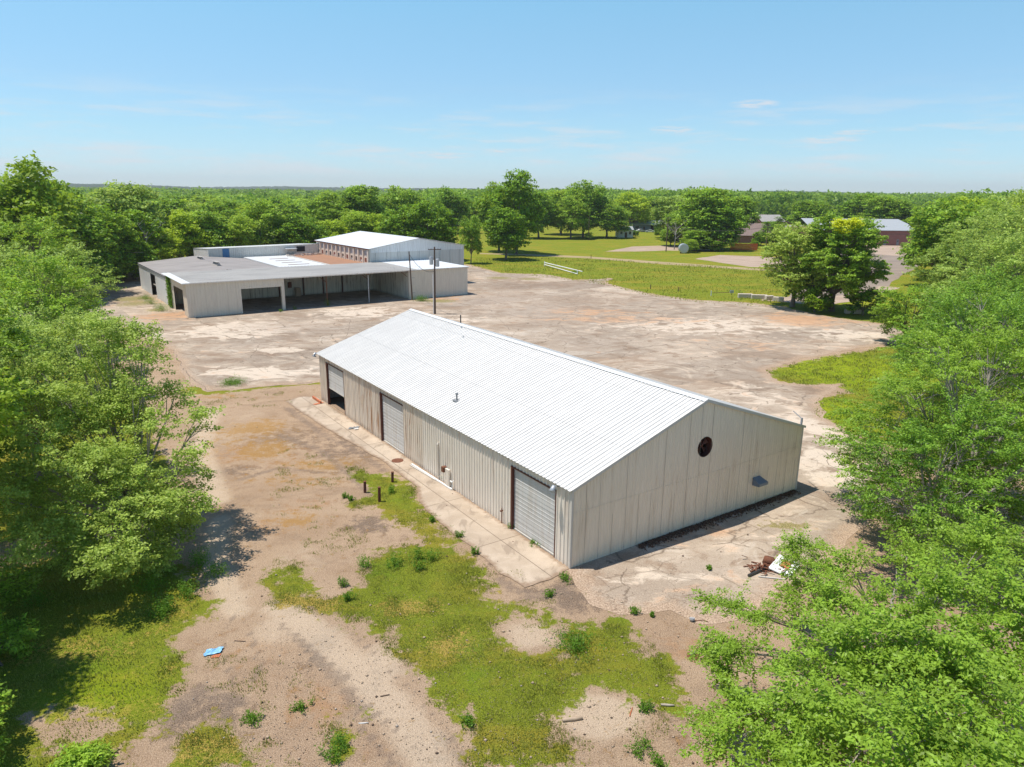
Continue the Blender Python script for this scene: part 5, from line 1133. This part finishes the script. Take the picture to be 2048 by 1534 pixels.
def conifer(seed, m='leafdark'):
    rr = random.Random(seed); lb = []
    for k in range(22):
        z = 2+k*.56; r = 2.6*(1-k/24)
        a = rr.uniform(0, 2*PI); lb.append(((math.cos(a)*r*.5, math.sin(a)*r*.5, z), r*.55+.2))
    cr, sc, lc, li = make_crown(seed, lb, (0, 0, 6), 16, 20, .5, .24, .8, .35, m)
    return (cr, skeleton(seed, (0, 0, 0), (0, 0, 8), lc[:8], None, None, .22, 0), 15, 3)
CON = conifer(301)
COL = {'leaf': 'mid green', 'leafdark': 'dark green', 'leafyellow': 'yellow green', 'leafgrey': 'soft green'}
def put(var, x, y, h, r, label, group=None, name='broadleaf_tree', rz=None, cat='tree'):
    cr, tr, vh, vr = var
    rr = random.Random(int(x*131+y*17))
    return plant_tree(name, (x, y, 0), cr, tr, label, group, (r/vr, r/vr, h/vh), rr.uniform(0, 6.28) if rz is None else rz, cat)
def by_top(u, vtop, y):
    """height of a tree at depth y whose top shows at row vtop, and its x"""
    g0 = G(u, 700); k = y/g0.y; hz = 382 + (u-1024)*math.tan(ROLL)
    d = y*math.cos(PITCH)
    return (u-1024)/F_PX*y*.966, CAM_H - (vtop-hz)/F_PX*y*1.0
# individually placed trees: u centre, v top, depth, crown radius, variant, label
PL = [
 (20, 326, 118, 8.5, MIDS[1], 'dark tall pine like tree at the upper left corner above all others'),
 (-60, 335, 120, 8.0, MIDS[1], 'dark tree cut off by the left frame edge behind the tallest one'),
 (82, 362, 128, 6.4, MIDS[0], 'tall mid green tree right of the dark corner tree'),
 (150, 395, 140, 6.0, MIDS[4], 'dark green tree in the left woods below the distant hills'),
 (120, 430, 128, 6.5, MIDS[4], 'shadowy dark tree in front of the left woods'),
 (232, 368, 165, 8.0, MIDS[5], 'tall rounded soft green tree rising over the left woods'),
 (190, 400, 150, 5.5, CON, 'dark cedar standing before the rounded tall tree'),
 (215, 425, 148, 5.0, MIDS[4], 'low dark tree beside the cedar at the wood edge'),
 (262, 418, 158, 6.0, MIDS[4], 'dark tree behind the bare dead limbs'),
 (180, 468, 143, 4.8, MIDS[0], 'low leafy tree at the wood edge above the pale cables'),
 (245, 470, 150, 4.5, MIDS[4], 'low dark tree left of the yellow green one'),
 (342, 418, 168, 5.8, MIDS[2], 'bright yellow green tree behind the far left building corner'),
 (305, 455, 160, 4.5, MIDS[2], 'small yellow green tree next to the brighter one'),
 (400, 420, 175, 6.5, MIDS[0], 'rounded green tree right of the bright yellow green tree'),
 (455, 428, 180, 5.5, MIDS[3], 'green tree above the left end of the long white wing'),
 (512, 400, 190, 7.0, MIDS[6], 'full rounded green tree above the blue door'),
 (432, 425, 178, 2.6, CON, 'thin dark cedar between two rounded green trees'),
 (566, 425, 190, 5.5, MIDS[4], 'dark green tree above the middle of the long wing'),
 (610, 432, 195, 5.0, MIDS[4], 'shadowy green tree left of the gable warehouse roof'),
 (652, 436, 205, 5.5, MIDS[2], 'yellow green tree behind the left end of the gable warehouse'),
 (700, 420, 210, 6.0, MIDS[0], 'green tree over the gable warehouse ridge'),
 (752, 425, 215, 6.0, MIDS[2], 'light green tree behind the middle of the gable warehouse'),
 (800, 408, 205, 6.5, MIDS[4], 'dark tree behind the right slope of the gable warehouse'),
 (858, 402, 200, 7.0, MIDS[4], 'large dark tree with arching branches right of the warehouse ridge'),
 (720, 372, 260, 9.5, MIDS[0], 'broad light green tree standing over the woods behind the warehouse'),
 (650, 384, 250, 8.5, MIDS[6], 'broad green tree left of the one standing over the woods'),
 (800, 374, 290, 9.0, MIDS[3], 'tall green tree on the skyline left of the field'),
 (900, 376, 330, 9.0, MIDS[1], 'dark tree on the skyline at the near end of the field'),
 (937, 428, 192, 2.8, MIDS[3], 'slim young tree right of the warehouse gable'),
 (1008, 412, 204, 6.2, MIDS[1], 'dark green full tree in the middle of the field edge'),
 (1030, 346, 222, 7.8, MIDS[4], 'tallest dark tree in the centre, breaking the skyline'),
 (995, 368, 232, 7.0, MIDS[3], 'green tree left of the tallest central tree'),
 (1075, 385, 300, 8.0, MIDS[4], 'dark tree in the row right of the tallest central tree'),
 (1120, 380, 330, 9.5, MIDS[0], 'green field tree with a clear trunk in the row'),
 (1165, 364, 310, 9.0, MIDS[3], 'tall light green tree in the row behind the field'),
 (1140, 392, 300, 7.5, MIDS[6], 'light green tree just left of the tall light one'),
 (1213, 399, 309, 9.0, MIDS[6], 'round dense green tree beside the white garden shed'),
 (1262, 385, 370, 10., MIDS[2], 'yellow green tree behind the white garden shed'),
 (1300, 392, 392, 9.0, MIDS[0], 'green tree behind the grey carport house'),
 (1345, 392, 300, 8.0, MIDS[5], 'pale blooming tree behind the thin field pole'),
 (1362, 420, 262, 6.0, MIDS[3], 'scraggly tree with bare twigs left of the vine covered clump'),
 (1412, 378, 252, 9.5, MIDS[0], 'big green tree left of the red board fence'),
 (1448, 400, 248, 7.5, MIDS[4], 'dark tree leaning over the red board fence'),
 (1395, 455, 243, 5.0, MIDS[0], 'low green tree behind the round tank'),
 (1478, 392, 300, 8.0, MIDS[0], 'green tree behind the brown roofed house'),
 (1550, 440, 262, 4.5, MIDS[4], 'dark vine mound against the grey roofed house'),
 (1620, 400, 330, 9., MIDS[0], 'green tree behind the brick wing'),
 (1560, 428, 300, 5.5, CON, 'dark cedar behind the small far houses'),
 (1720, 388, 360, 10., MIDS[4], 'dark rounded tree behind the brick hall roof'),
 (1765, 392, 345, 9.0, MIDS[0], 'light green tree behind the brick hall'),
 (1820, 400, 340, 9.0, MIDS[1], 'dark green tree right of the crossarm pole'),
 (1822, 480, 258, 1.7, MIDS[5], 'small shrub like tree at the right corner of the brick hall'),
]
for u, v, y, r, var, lab in PL:
    x, h = by_top(u, v, y); put(var, x, y, h, r, lab, None, 'cedar_tree' if var is CON else 'broadleaf_tree')
# bushes at the field edges
for u, v, h, r, var, lab, nm in ((1180, 480, 3., 2.2, FARS[1], 'low bush at the foot of the weathered field pole', 'shrub'), (1322, 476, 4.5, 3., MIDS[4], 'small round bush left of the field pole', 'shrub'), (1342, 492, 5, 4, MIDS[3], 'tangled bush behind the field pole', 'shrub'), (1382, 506, 4.2, 2.6, MIDS[0], 'bright bush beside the round tank', 'shrub'), (1260, 474, 3.5, 2.2, MIDS[1], 'ivy mound on the left corner of the white shed', 'shrub'), (1272, 474, 2.6, 1.6, MIDS[4], 'dark bush at the right corner of the white shed', 'shrub'), (1525, 492, 5, 3.4, MIDS[4], 'vine mound at the right end of the red fence', 'shrub'), (1568, 493, 4, 3.4, MIDS[4], 'dark hedge clump behind the thin fence pole', 'shrub'),
        (1395, 502, 3.4, 4., MIDS[4], 'dark undergrowth below the big green tree', 'shrub'), (1430, 503, 3.4, 4.2, MIDS[4], 'dark undergrowth left of the red fence', 'shrub'), (1512, 498, 3.0, 1.6, MIDS[4], 'vines hanging over the right part of the red fence', 'shrub')):
    q = G(u, v); put(var, q.x, q.y+1.5, h, r, lab, None, nm, cat='shrub')
# the wood behind: countable trees nearest the clearing
rr = random.Random(77); cnt = 0; placed = [(by_top(u, v, y)[0], y, r) for u, v, y, r, _, _ in PL]
cand = []
y = 150.
while y < 640:
    sp = 9.5 + (y-150)*.028; xl = -.80*y; x = xl + rr.uniform(0, sp)
    while x < .80*y:
        cand.append((x + rr.uniform(-2.5, 2.5), y + rr.uniform(-3, 3), sp)); x += sp
    y += sp*(.95 + (y-150)/300.)
CA = np.array([(a, c_) for a, c_, _ in cand]); inside = sdf(CLEAR, CA[:, 0], CA[:, 1])
plantb = sdf([tuple(locC(*p)[:2]) for p in ((-4, -4), (60, -4), (60, 58), (-4, 58))], CA[:, 0], CA[:, 1])
for (x, y, sp), s_, pb in zip(cand, inside, plantb):
    if s_ > -3 or pb > -2 or cnt >= 235: continue
    if x > 40 and 200 < y < 330 and x < 200: continue
    if any((x-a)**2+(y-c_)**2 < (sp*.55)**2 for a, c_, r in placed): continue
    far = y > 260
    k = rr.randrange(6); var = (FARS if far else MIDS)[k]
    m = var[0].materials[0].name
    h = (rr.uniform(12., 16.) + 2.5 if x > 0 else rr.uniform(9.5, 15.)) + (y-150)*.003; r = sp*rr.uniform(.55, .75)
    col = {'broadleaf_foliage': 'mid green', 'dark_green_foliage': 'dark green', 'yellow_green_foliage': 'yellow green', 'soft_green_foliage': 'soft green'}[m]
    side = 'left of' if x < -.12*y else ('right of' if x > .25*y else 'behind')
    put(var, x, y, h, r, f'{col} tree in the closed woods {side} the open field', f'{col} woodland trees {side} the field'); cnt += 1
    placed.append((x, y, r))
print('woodland trees', cnt)
# woodland beyond: one mass
rg = np.random.default_rng(9); N = 5200
ang = rg.uniform(-.70, .70, N); dist = 400*np.exp(rg.uniform(0, 1, N)**.9*math.log(2600/400.))
fx, fy = np.sin(ang)*dist, np.cos(ang)*dist
rad = rg.uniform(5, 8.5, N)*(1+dist/1500); hh = rg.uniform(9.5, 18., N) + np.where(fx > -.12*fy, 3, -.8) + 1.3*np.sin(fx/90)+1.*np.sin(fy/130) + np.where(fx > -.12*fy, np.clip((dist-700)/500, 0, 4), 0)
ok = sdf(CLEAR, fx, fy) < -8; fx, fy, rad, hh = fx[ok], fy[ok], rad[ok], hh[ok]; N = len(fx)
dd_ = np.hypot(fx, fy); nqs = np.clip(110000/dd_, 45, 240).astype(int); k = np.repeat(np.arange(N), nqs); T = len(k)
d = unit(rg.normal(size=(T, 3)) + np.array([0, -.25, .45])); lump = 1 + .22*np.sin(d[:, 0]*5+k*1.3)*np.sin(d[:, 1]*4+k*.7)
pos = np.stack([fx[k], fy[k], hh[k]*.58], 1) + d*np.stack([rad[k], rad[k], hh[k]*.42], 1)*(lump*rg.uniform(.82, 1.03, T))[:, None]
tint = np.clip(rg.normal(.42, .34, N)[k] + .25*d[:, 2] + rg.normal(0, .2, T), 0, 1)
Ls = rad[k]*rg.uniform(.6, 1.3, T)*2.6/np.sqrt(nqs[k])*.85
nrm = unit(rg.normal(size=(T, 3))*.55 + d); a = unit(np.cross(nrm, rg.normal(size=(T, 3)))); b_ = np.cross(nrm, a)
a *= Ls[:, None]*.6; b_ *= Ls[:, None]*.5
V = np.stack([pos-a, pos+b_, pos+a, pos-b_], 1).reshape(-1, 3)
M['farleaf'] = leaf_material('distant_foliage', (.045, .12, .010), (.32, .50, .05), (.30, .42, .04), .38)
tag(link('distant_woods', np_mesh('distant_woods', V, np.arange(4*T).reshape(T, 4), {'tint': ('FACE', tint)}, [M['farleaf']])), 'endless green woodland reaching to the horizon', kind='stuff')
# hills on the horizon
gxh = np.linspace(-.75, .75, 420); gyh = np.linspace(0, 1, 46); AA, BB = np.meshgrid(gxh, gyh); A1, B1 = AA.ravel(), BB.ravel()
D1 = 2300 + 4200*B1; xx, yy = np.sin(A1)*D1, np.cos(A1)*D1
zz = -2 + np.where(A1 < -.05, 46, 36)*np.clip(B1*1.5, 0, 1)*(.72+.28*np.sin(A1*9+1.2)*np.cos(A1*4+B1*3)) + 5*np.sin(A1*31+B1*5)*B1 + rg.normal(0, 1.6, len(A1))*np.clip(B1*2, .3, 1)
zz *= np.where(B1 > .98, .2, 1)
id2 = np.arange(len(A1)).reshape(46, 420); F2 = np.stack([id2[:-1, :-1], id2[:-1, 1:], id2[1:, 1:], id2[1:, :-1]], -1).reshape(-1, 4)
mh, n = mat('wooded_hills'); c = n.coord(); nn = n.noise(c, .012, 6, .7)
n.put(n.p.inputs['Base Color'], n.mix(n.mapr(nn, .35, .65), (.018, .035, .012), (.05, .08, .025))); n.p.inputs['Roughness'].default_value = 1; n.p.inputs['Specular IOR Level'].default_value = 0
tag(link('hills', np_mesh('hills', np.stack([xx, yy, zz], 1), F2, None, [mh])), kind='structure')

_tab = np.random.default_rng(99).random((256, 256))
def vnoise(x, y):
    xi, yi = np.floor(x).astype(int), np.floor(y).astype(int); fx_, fy_ = x-xi, y-yi; fx_ = fx_*fx_*(3-2*fx_); fy_ = fy_*fy_*(3-2*fy_)
    h_ = lambda a, b_: _tab[a % 256, b_ % 256]
    return (h_(xi, yi)*(1-fx_)+h_(xi+1, yi)*fx_)*(1-fy_) + (h_(xi, yi+1)*(1-fx_)+h_(xi+1, yi+1)*fx_)*fy_
# grass: real blades where the picture shows the turf close up
def blades(name, polys, n, hmin, hmax, wd, seed, label, ymax=75, xmin=-34, xmax=34, m='grassblade', holes=(), amp=1., cmin=0., cs=1.1):
    rg = np.random.default_rng(seed); allV = []; tt = []
    for poly in polys:
        P = np.array(Gp(poly)); x0, y0 = np.maximum(P.min(0), (xmin, 15)); x1, y1 = np.minimum(P.max(0), (xmax, ymax))
        if x1 <= x0 or y1 <= y0: continue
        nn = int(n*(x1-x0)*(y1-y0)); X_, Y_ = rg.uniform(x0, x1, nn), rg.uniform(y0, y1, nn)
        clump = np.clip(.5 + 1.5*(.6*vnoise(X_*cs, Y_*cs) + .4*vnoise(X_*cs*2.7+9, Y_*cs*2.7+4) - .5), 0, 1)
        s = sdf(Gp(poly), X_, Y_) + (clump-.35)*amp
        for hl in holes: s = np.minimum(s, -sdf(Gp(hl), X_, Y_)+.1)
        k = (s > rg.uniform(0, .5, nn)) & (rg.random(nn) < .25+.75*clump) & (clump > cmin)
        X_, Y_, cl_ = X_[k], Y_[k], clump[k]; T = len(X_)
        h = rg.uniform(hmin, hmax, T)*(.5+.9*cl_); a = rg.uniform(0, 2*PI, T); ln = rg.uniform(.1, .8, T)*h
        w_ = wd*rg.uniform(.6, 1.4, T); b2 = a+PI/2
        base = np.stack([X_, Y_, np.zeros(T)], 1)
        wv = np.stack([np.cos(b2)*w_, np.sin(b2)*w_, np.zeros(T)], 1); lv = np.stack([np.cos(a)*ln, np.sin(a)*ln, h], 1)
        allV.append(np.stack([base-wv, base+wv, base+wv*.2+lv, base-wv*.5+lv*.6], 1).reshape(-1, 3)); tt.append(np.clip(.35+.4*(1-cl_)+rg.normal(0, .2, T), 0, 1))
    V = np.concatenate(allV); T = len(V)//4; print(name, T)
    tag(link(name, np_mesh(name, V, np.arange(4*T).reshape(T, 4), {'tint': ('FACE', np.concatenate(tt))}, [M[m]])), label, kind='stuff')
blades('short_grass', GRASS[:2]+GRASS[3:5], 620, .03, .09, .012, 1, 'short patchy grass growing over the gravel in front of the warehouse', holes=HOLES)
blades('lawn_grass', [GRASS[2], GRASS[9]], 190, .04, .13, .018, 2, 'long grass in dappled shade under the left trees', 60, -30)
blades('meadow_grass', [GRASS[5]], 60, .06, .18, .035, 3, 'bright green grass strip along the right edge of the yard', 110, 20, 60)
blades('sparse_weeds', [[(300,1300),(520,1290),(720,1440),(760,1560),(250,1560)], [(560,880),(700,930),(760,1080),(620,1120),(540,1000)], [(1080,1440),(1420,1430),(1500,1560),(1090,1560)], [(960,1110),(1140,1170),(1250,1230),(1200,1290),(1000,1250)], [(640,768),(400,800),(400,830),(640,800)]], 170, .03, .10, .014, 4, 'thin scattered weeds on the bare dirt', amp=.3, cmin=.72)
blades('field_grass', [[(940,535),(1090,556),(1205,570),(1300,592),(1400,605),(1560,618),(1560,540),(1330,527),(960,505)]], 4.5, .12, .38, .07, 5, 'rough grass standing in the open field', 210, -20, 70, cs=.22)
# weeds: leafy clumps one can count
def weed(u, v, h, r, seed, label, group='leafy weeds', m='weed', n=16):
    q = G(u, v); rg = np.random.default_rng(seed)
    n = max(n, int(16*(r/.35)**1.6)); T = n*22; kk = np.repeat(np.arange(n), 22); b0 = np.stack([rg.normal(0, r*.45, n), rg.normal(0, r*.45, n), np.zeros(n)], 1); hh_ = h*rg.uniform(.5, 1.1, n)
    t = rg.uniform(.1, 1, T)[:, None]; tip = b0 + np.stack([rg.normal(0, r*.25, n), rg.normal(0, r*.25, n), hh_], 1)
    pos = b0[kk]*(1-t) + tip[kk]*t + rg.normal(size=(T, 3))*r*.16; pos[:, 2] = np.abs(pos[:, 2])+.01
    V, F_, ti = leaves(rg, pos, np.tile([0, 0, .3], (T, 1)), np.array([0, 0, .7]), .085, .04, np.clip(rg.normal(.5, .3, T), 0, 1))
    o = link('weed_clump', np_mesh('weed_clump', V, F_, {'tint': ('FACE', ti)}, [M[m]])); o.location = (q.x, q.y, 0)
    return tag(o, label, 'weed')
WD = [(730, 1135, .55, .4, 'leftmost tall weed clump in the grass before the warehouse'), (790, 1130, .6, .45, 'second tall weed clump from the left in the grass'), (835, 1118, .6, .4, 'third tall weed clump from the left in the grass'), (838, 1138, .5, .32, 'weed clump just below the third tall one'), (862, 1120, .65, .42, 'rightmost tall weed clump in the grass'), (688, 1172, .45, .25, 'narrow weed at the rim of the round gravel patch'), (696, 1200, .4, .25, 'small weed below the narrow one by the gravel patch'),
 (948, 1108, .45, .22, 'weed at the broken edge of the apron'), (917, 1075, .35, .22, 'small weed higher along the apron edge'), (863, 1042, .35, .25, 'pale weed at the apron edge beside the dark stain'), (785, 985, .45, .3, 'green weed beside the rusty post near the apron'), (690, 995, .3, .2, 'small weed left of the rusty posts'), (703, 1000, .25, .2, 'tiny weed below the rusty posts'), (890, 962, .45, .3, 'weed against the wall by the meter box'), (1026, 1056, .3, .25, 'weed at the left jamb of the near roller door'), (1075, 1088, .22, .35, 'grass tuft at the sill of the near roller door'),
 (1130, 1160, .4, .3, 'weed at the near building corner'), (1100, 1192, .35, .3, 'weed on the dark gravel below the apron corner'), (1270, 1226, .3, .25, 'small weed alone on the concrete by the grass tip'), (1305, 1233, .22, .12, 'tiny weed right of the one by the grass tip'), (1420, 1140, .2, .15, 'tiny weed in the middle of the cracked concrete'), (1150, 1290, .45, .9, 'grass island in the gravel'), 
 (680, 1490, .45, .35, 'leafy weed at the bottom edge near the path'), (672, 1515, .4, .4, 'leafy weed cut by the bottom edge'), (935, 1450, .35, .3, 'dark weed at the left rim of the big grass patch'), (600, 1420, .3, .3, 'sparse weed on the bare soil'), (505, 1440, .3, .4, 'green weed between bare soil and path'), (1280, 1500, .35, .4, 'weed at the bottom centre right'), (1320, 1530, .35, .3, 'weed cut by the bottom edge right of the grass'), (1290, 1422, .35, .3, 'weed at the lower tip of the grass'),
 (400, 1130, .8, .7, 'dark leafy weed in the shade of the left tree'), (430, 1150, .7, .6, 'second dark leafy weed in the tree shade'), (300, 1180, .9, .8, 'tall grass clump under the left tree'), (330, 1230, .8, .7, 'tall green clump on the sunlit grass'), (375, 1195, .9, .6, 'tall weed at the shadow edge'), (70, 1210, .8, .6, 'weed in the dark shade at left'),
 (300, 608, 1.2, 1.0, 'tall weeds against the white side wall'), (322, 622, 1.3, 1.2, 'tall weeds near the dark side opening'), (290, 598, .8, .8, 'low weeds along the white side wall'), (656, 612, 1.2, .5, 'weed at the foot of the rusty shed post'), (842, 602, .9, 1.3, 'bushy weed between the two wooden poles'), (562, 624, .5, .3, 'small yellow weed at the shed column'), (590, 619, .5, .3, 'pale weed right of the shed column'), (465, 768, .4, 1.2, 'grass tuft line on the edge of the broken concrete'), (1150, 547, .8, .8, 'weed at the end of the fallen pipe gate')]
for i, (u, v, h, r, lab) in enumerate(WD): weed(u, v, h, r, 500+i, lab)
# ivy on the shed corner
rg = np.random.default_rng(6); T = 1500
pos = np.array([tuple(locC(-.12-abs(a_)*.25, 11.6+b_*.8, max(.1, z_))) for a_, b_, z_ in zip(rg.normal(size=T)*.6, rg.normal(size=T)*.7, rg.uniform(.2, 5.0, T))])
V, F_, ti = leaves(rg, pos, np.tile([0, 0, -1.], (T, 1)), np.array([-.6, -.4, .4]), .26, .18, np.clip(rg.normal(.4, .25, T), 0, 1))
tag(link('ivy', np_mesh('ivy', V, F_, {'tint': ('FACE', ti)}, [M['weed']])), 'ivy climbing the corner between white and beige side walls', 'climbing plant')
# bare dead limbs in the left woods and in the field clump
def dead_tree(u, v, y, h, seed, label):
    x, _ = by_top(u, v, y); rr = random.Random(seed); t = thing('dead_tree', (x, y, 0), label, 'tree'); g = MB()
    for k in range(9):
        a = rr.uniform(0, 2*PI); L = rr.uniform(2, 5); z0 = h*rr.uniform(.35, .75)
        p1_ = Vector((0, 0, z0)); p2_ = p1_+Vector((math.cos(a)*L*.5, math.sin(a)*L*.5, L*.45)); p3 = p1_+Vector((math.cos(a)*L, math.sin(a)*L, L*.7+rr.uniform(0, 1.5)))
        g.tube([p1_, p2_, p3], [.11, .08, .03], 5, False)
        for q in range(3):
            s_ = p2_.lerp(p3, rr.random()); g.tube([s_, s_+Vector((rr.uniform(-1, 1), rr.uniform(-1, 1), rr.uniform(.2, 1.3)))], [.04, .015], 4, False)
    g.build('limbs', M['barkpale'], t); MB().tube([(0, 0, 0), (.2, 0, h*.5), (0, .1, h)], [.2, .13, .04], 7).build('trunk', M['barkpale'], t)
dead_tree(275, 420, 156, 12.0, 1, 'bare grey dead tree in front of the dark left woods')
dead_tree(1352, 430, 248, 9.0, 2, 'bare twiggy dead tree left of the big green tree')

# air between here and the hills
hz = MB().box((-7000, -450, -12), (7000, 7400, 120)).build('haze', None); hz['kind'] = 'stuff'; hz['label'] = 'thin blue summer haze'
hm = bpy.data.materials.new('haze'); hm.use_nodes = True; hn = NT(hm.node_tree); hn.n.clear(); ho = hn.new('ShaderNodeOutputMaterial'); pv = hn.new('ShaderNodeVolumePrincipled')
pv.inputs['Color'].default_value = (.94, .975, 1, 1); pv.inputs['Density'].default_value = HAZE; pv.inputs['Anisotropy'].default_value = .2
hn.l.new(pv.outputs[0], ho.inputs['Volume']); hz.data.materials.append(hm)
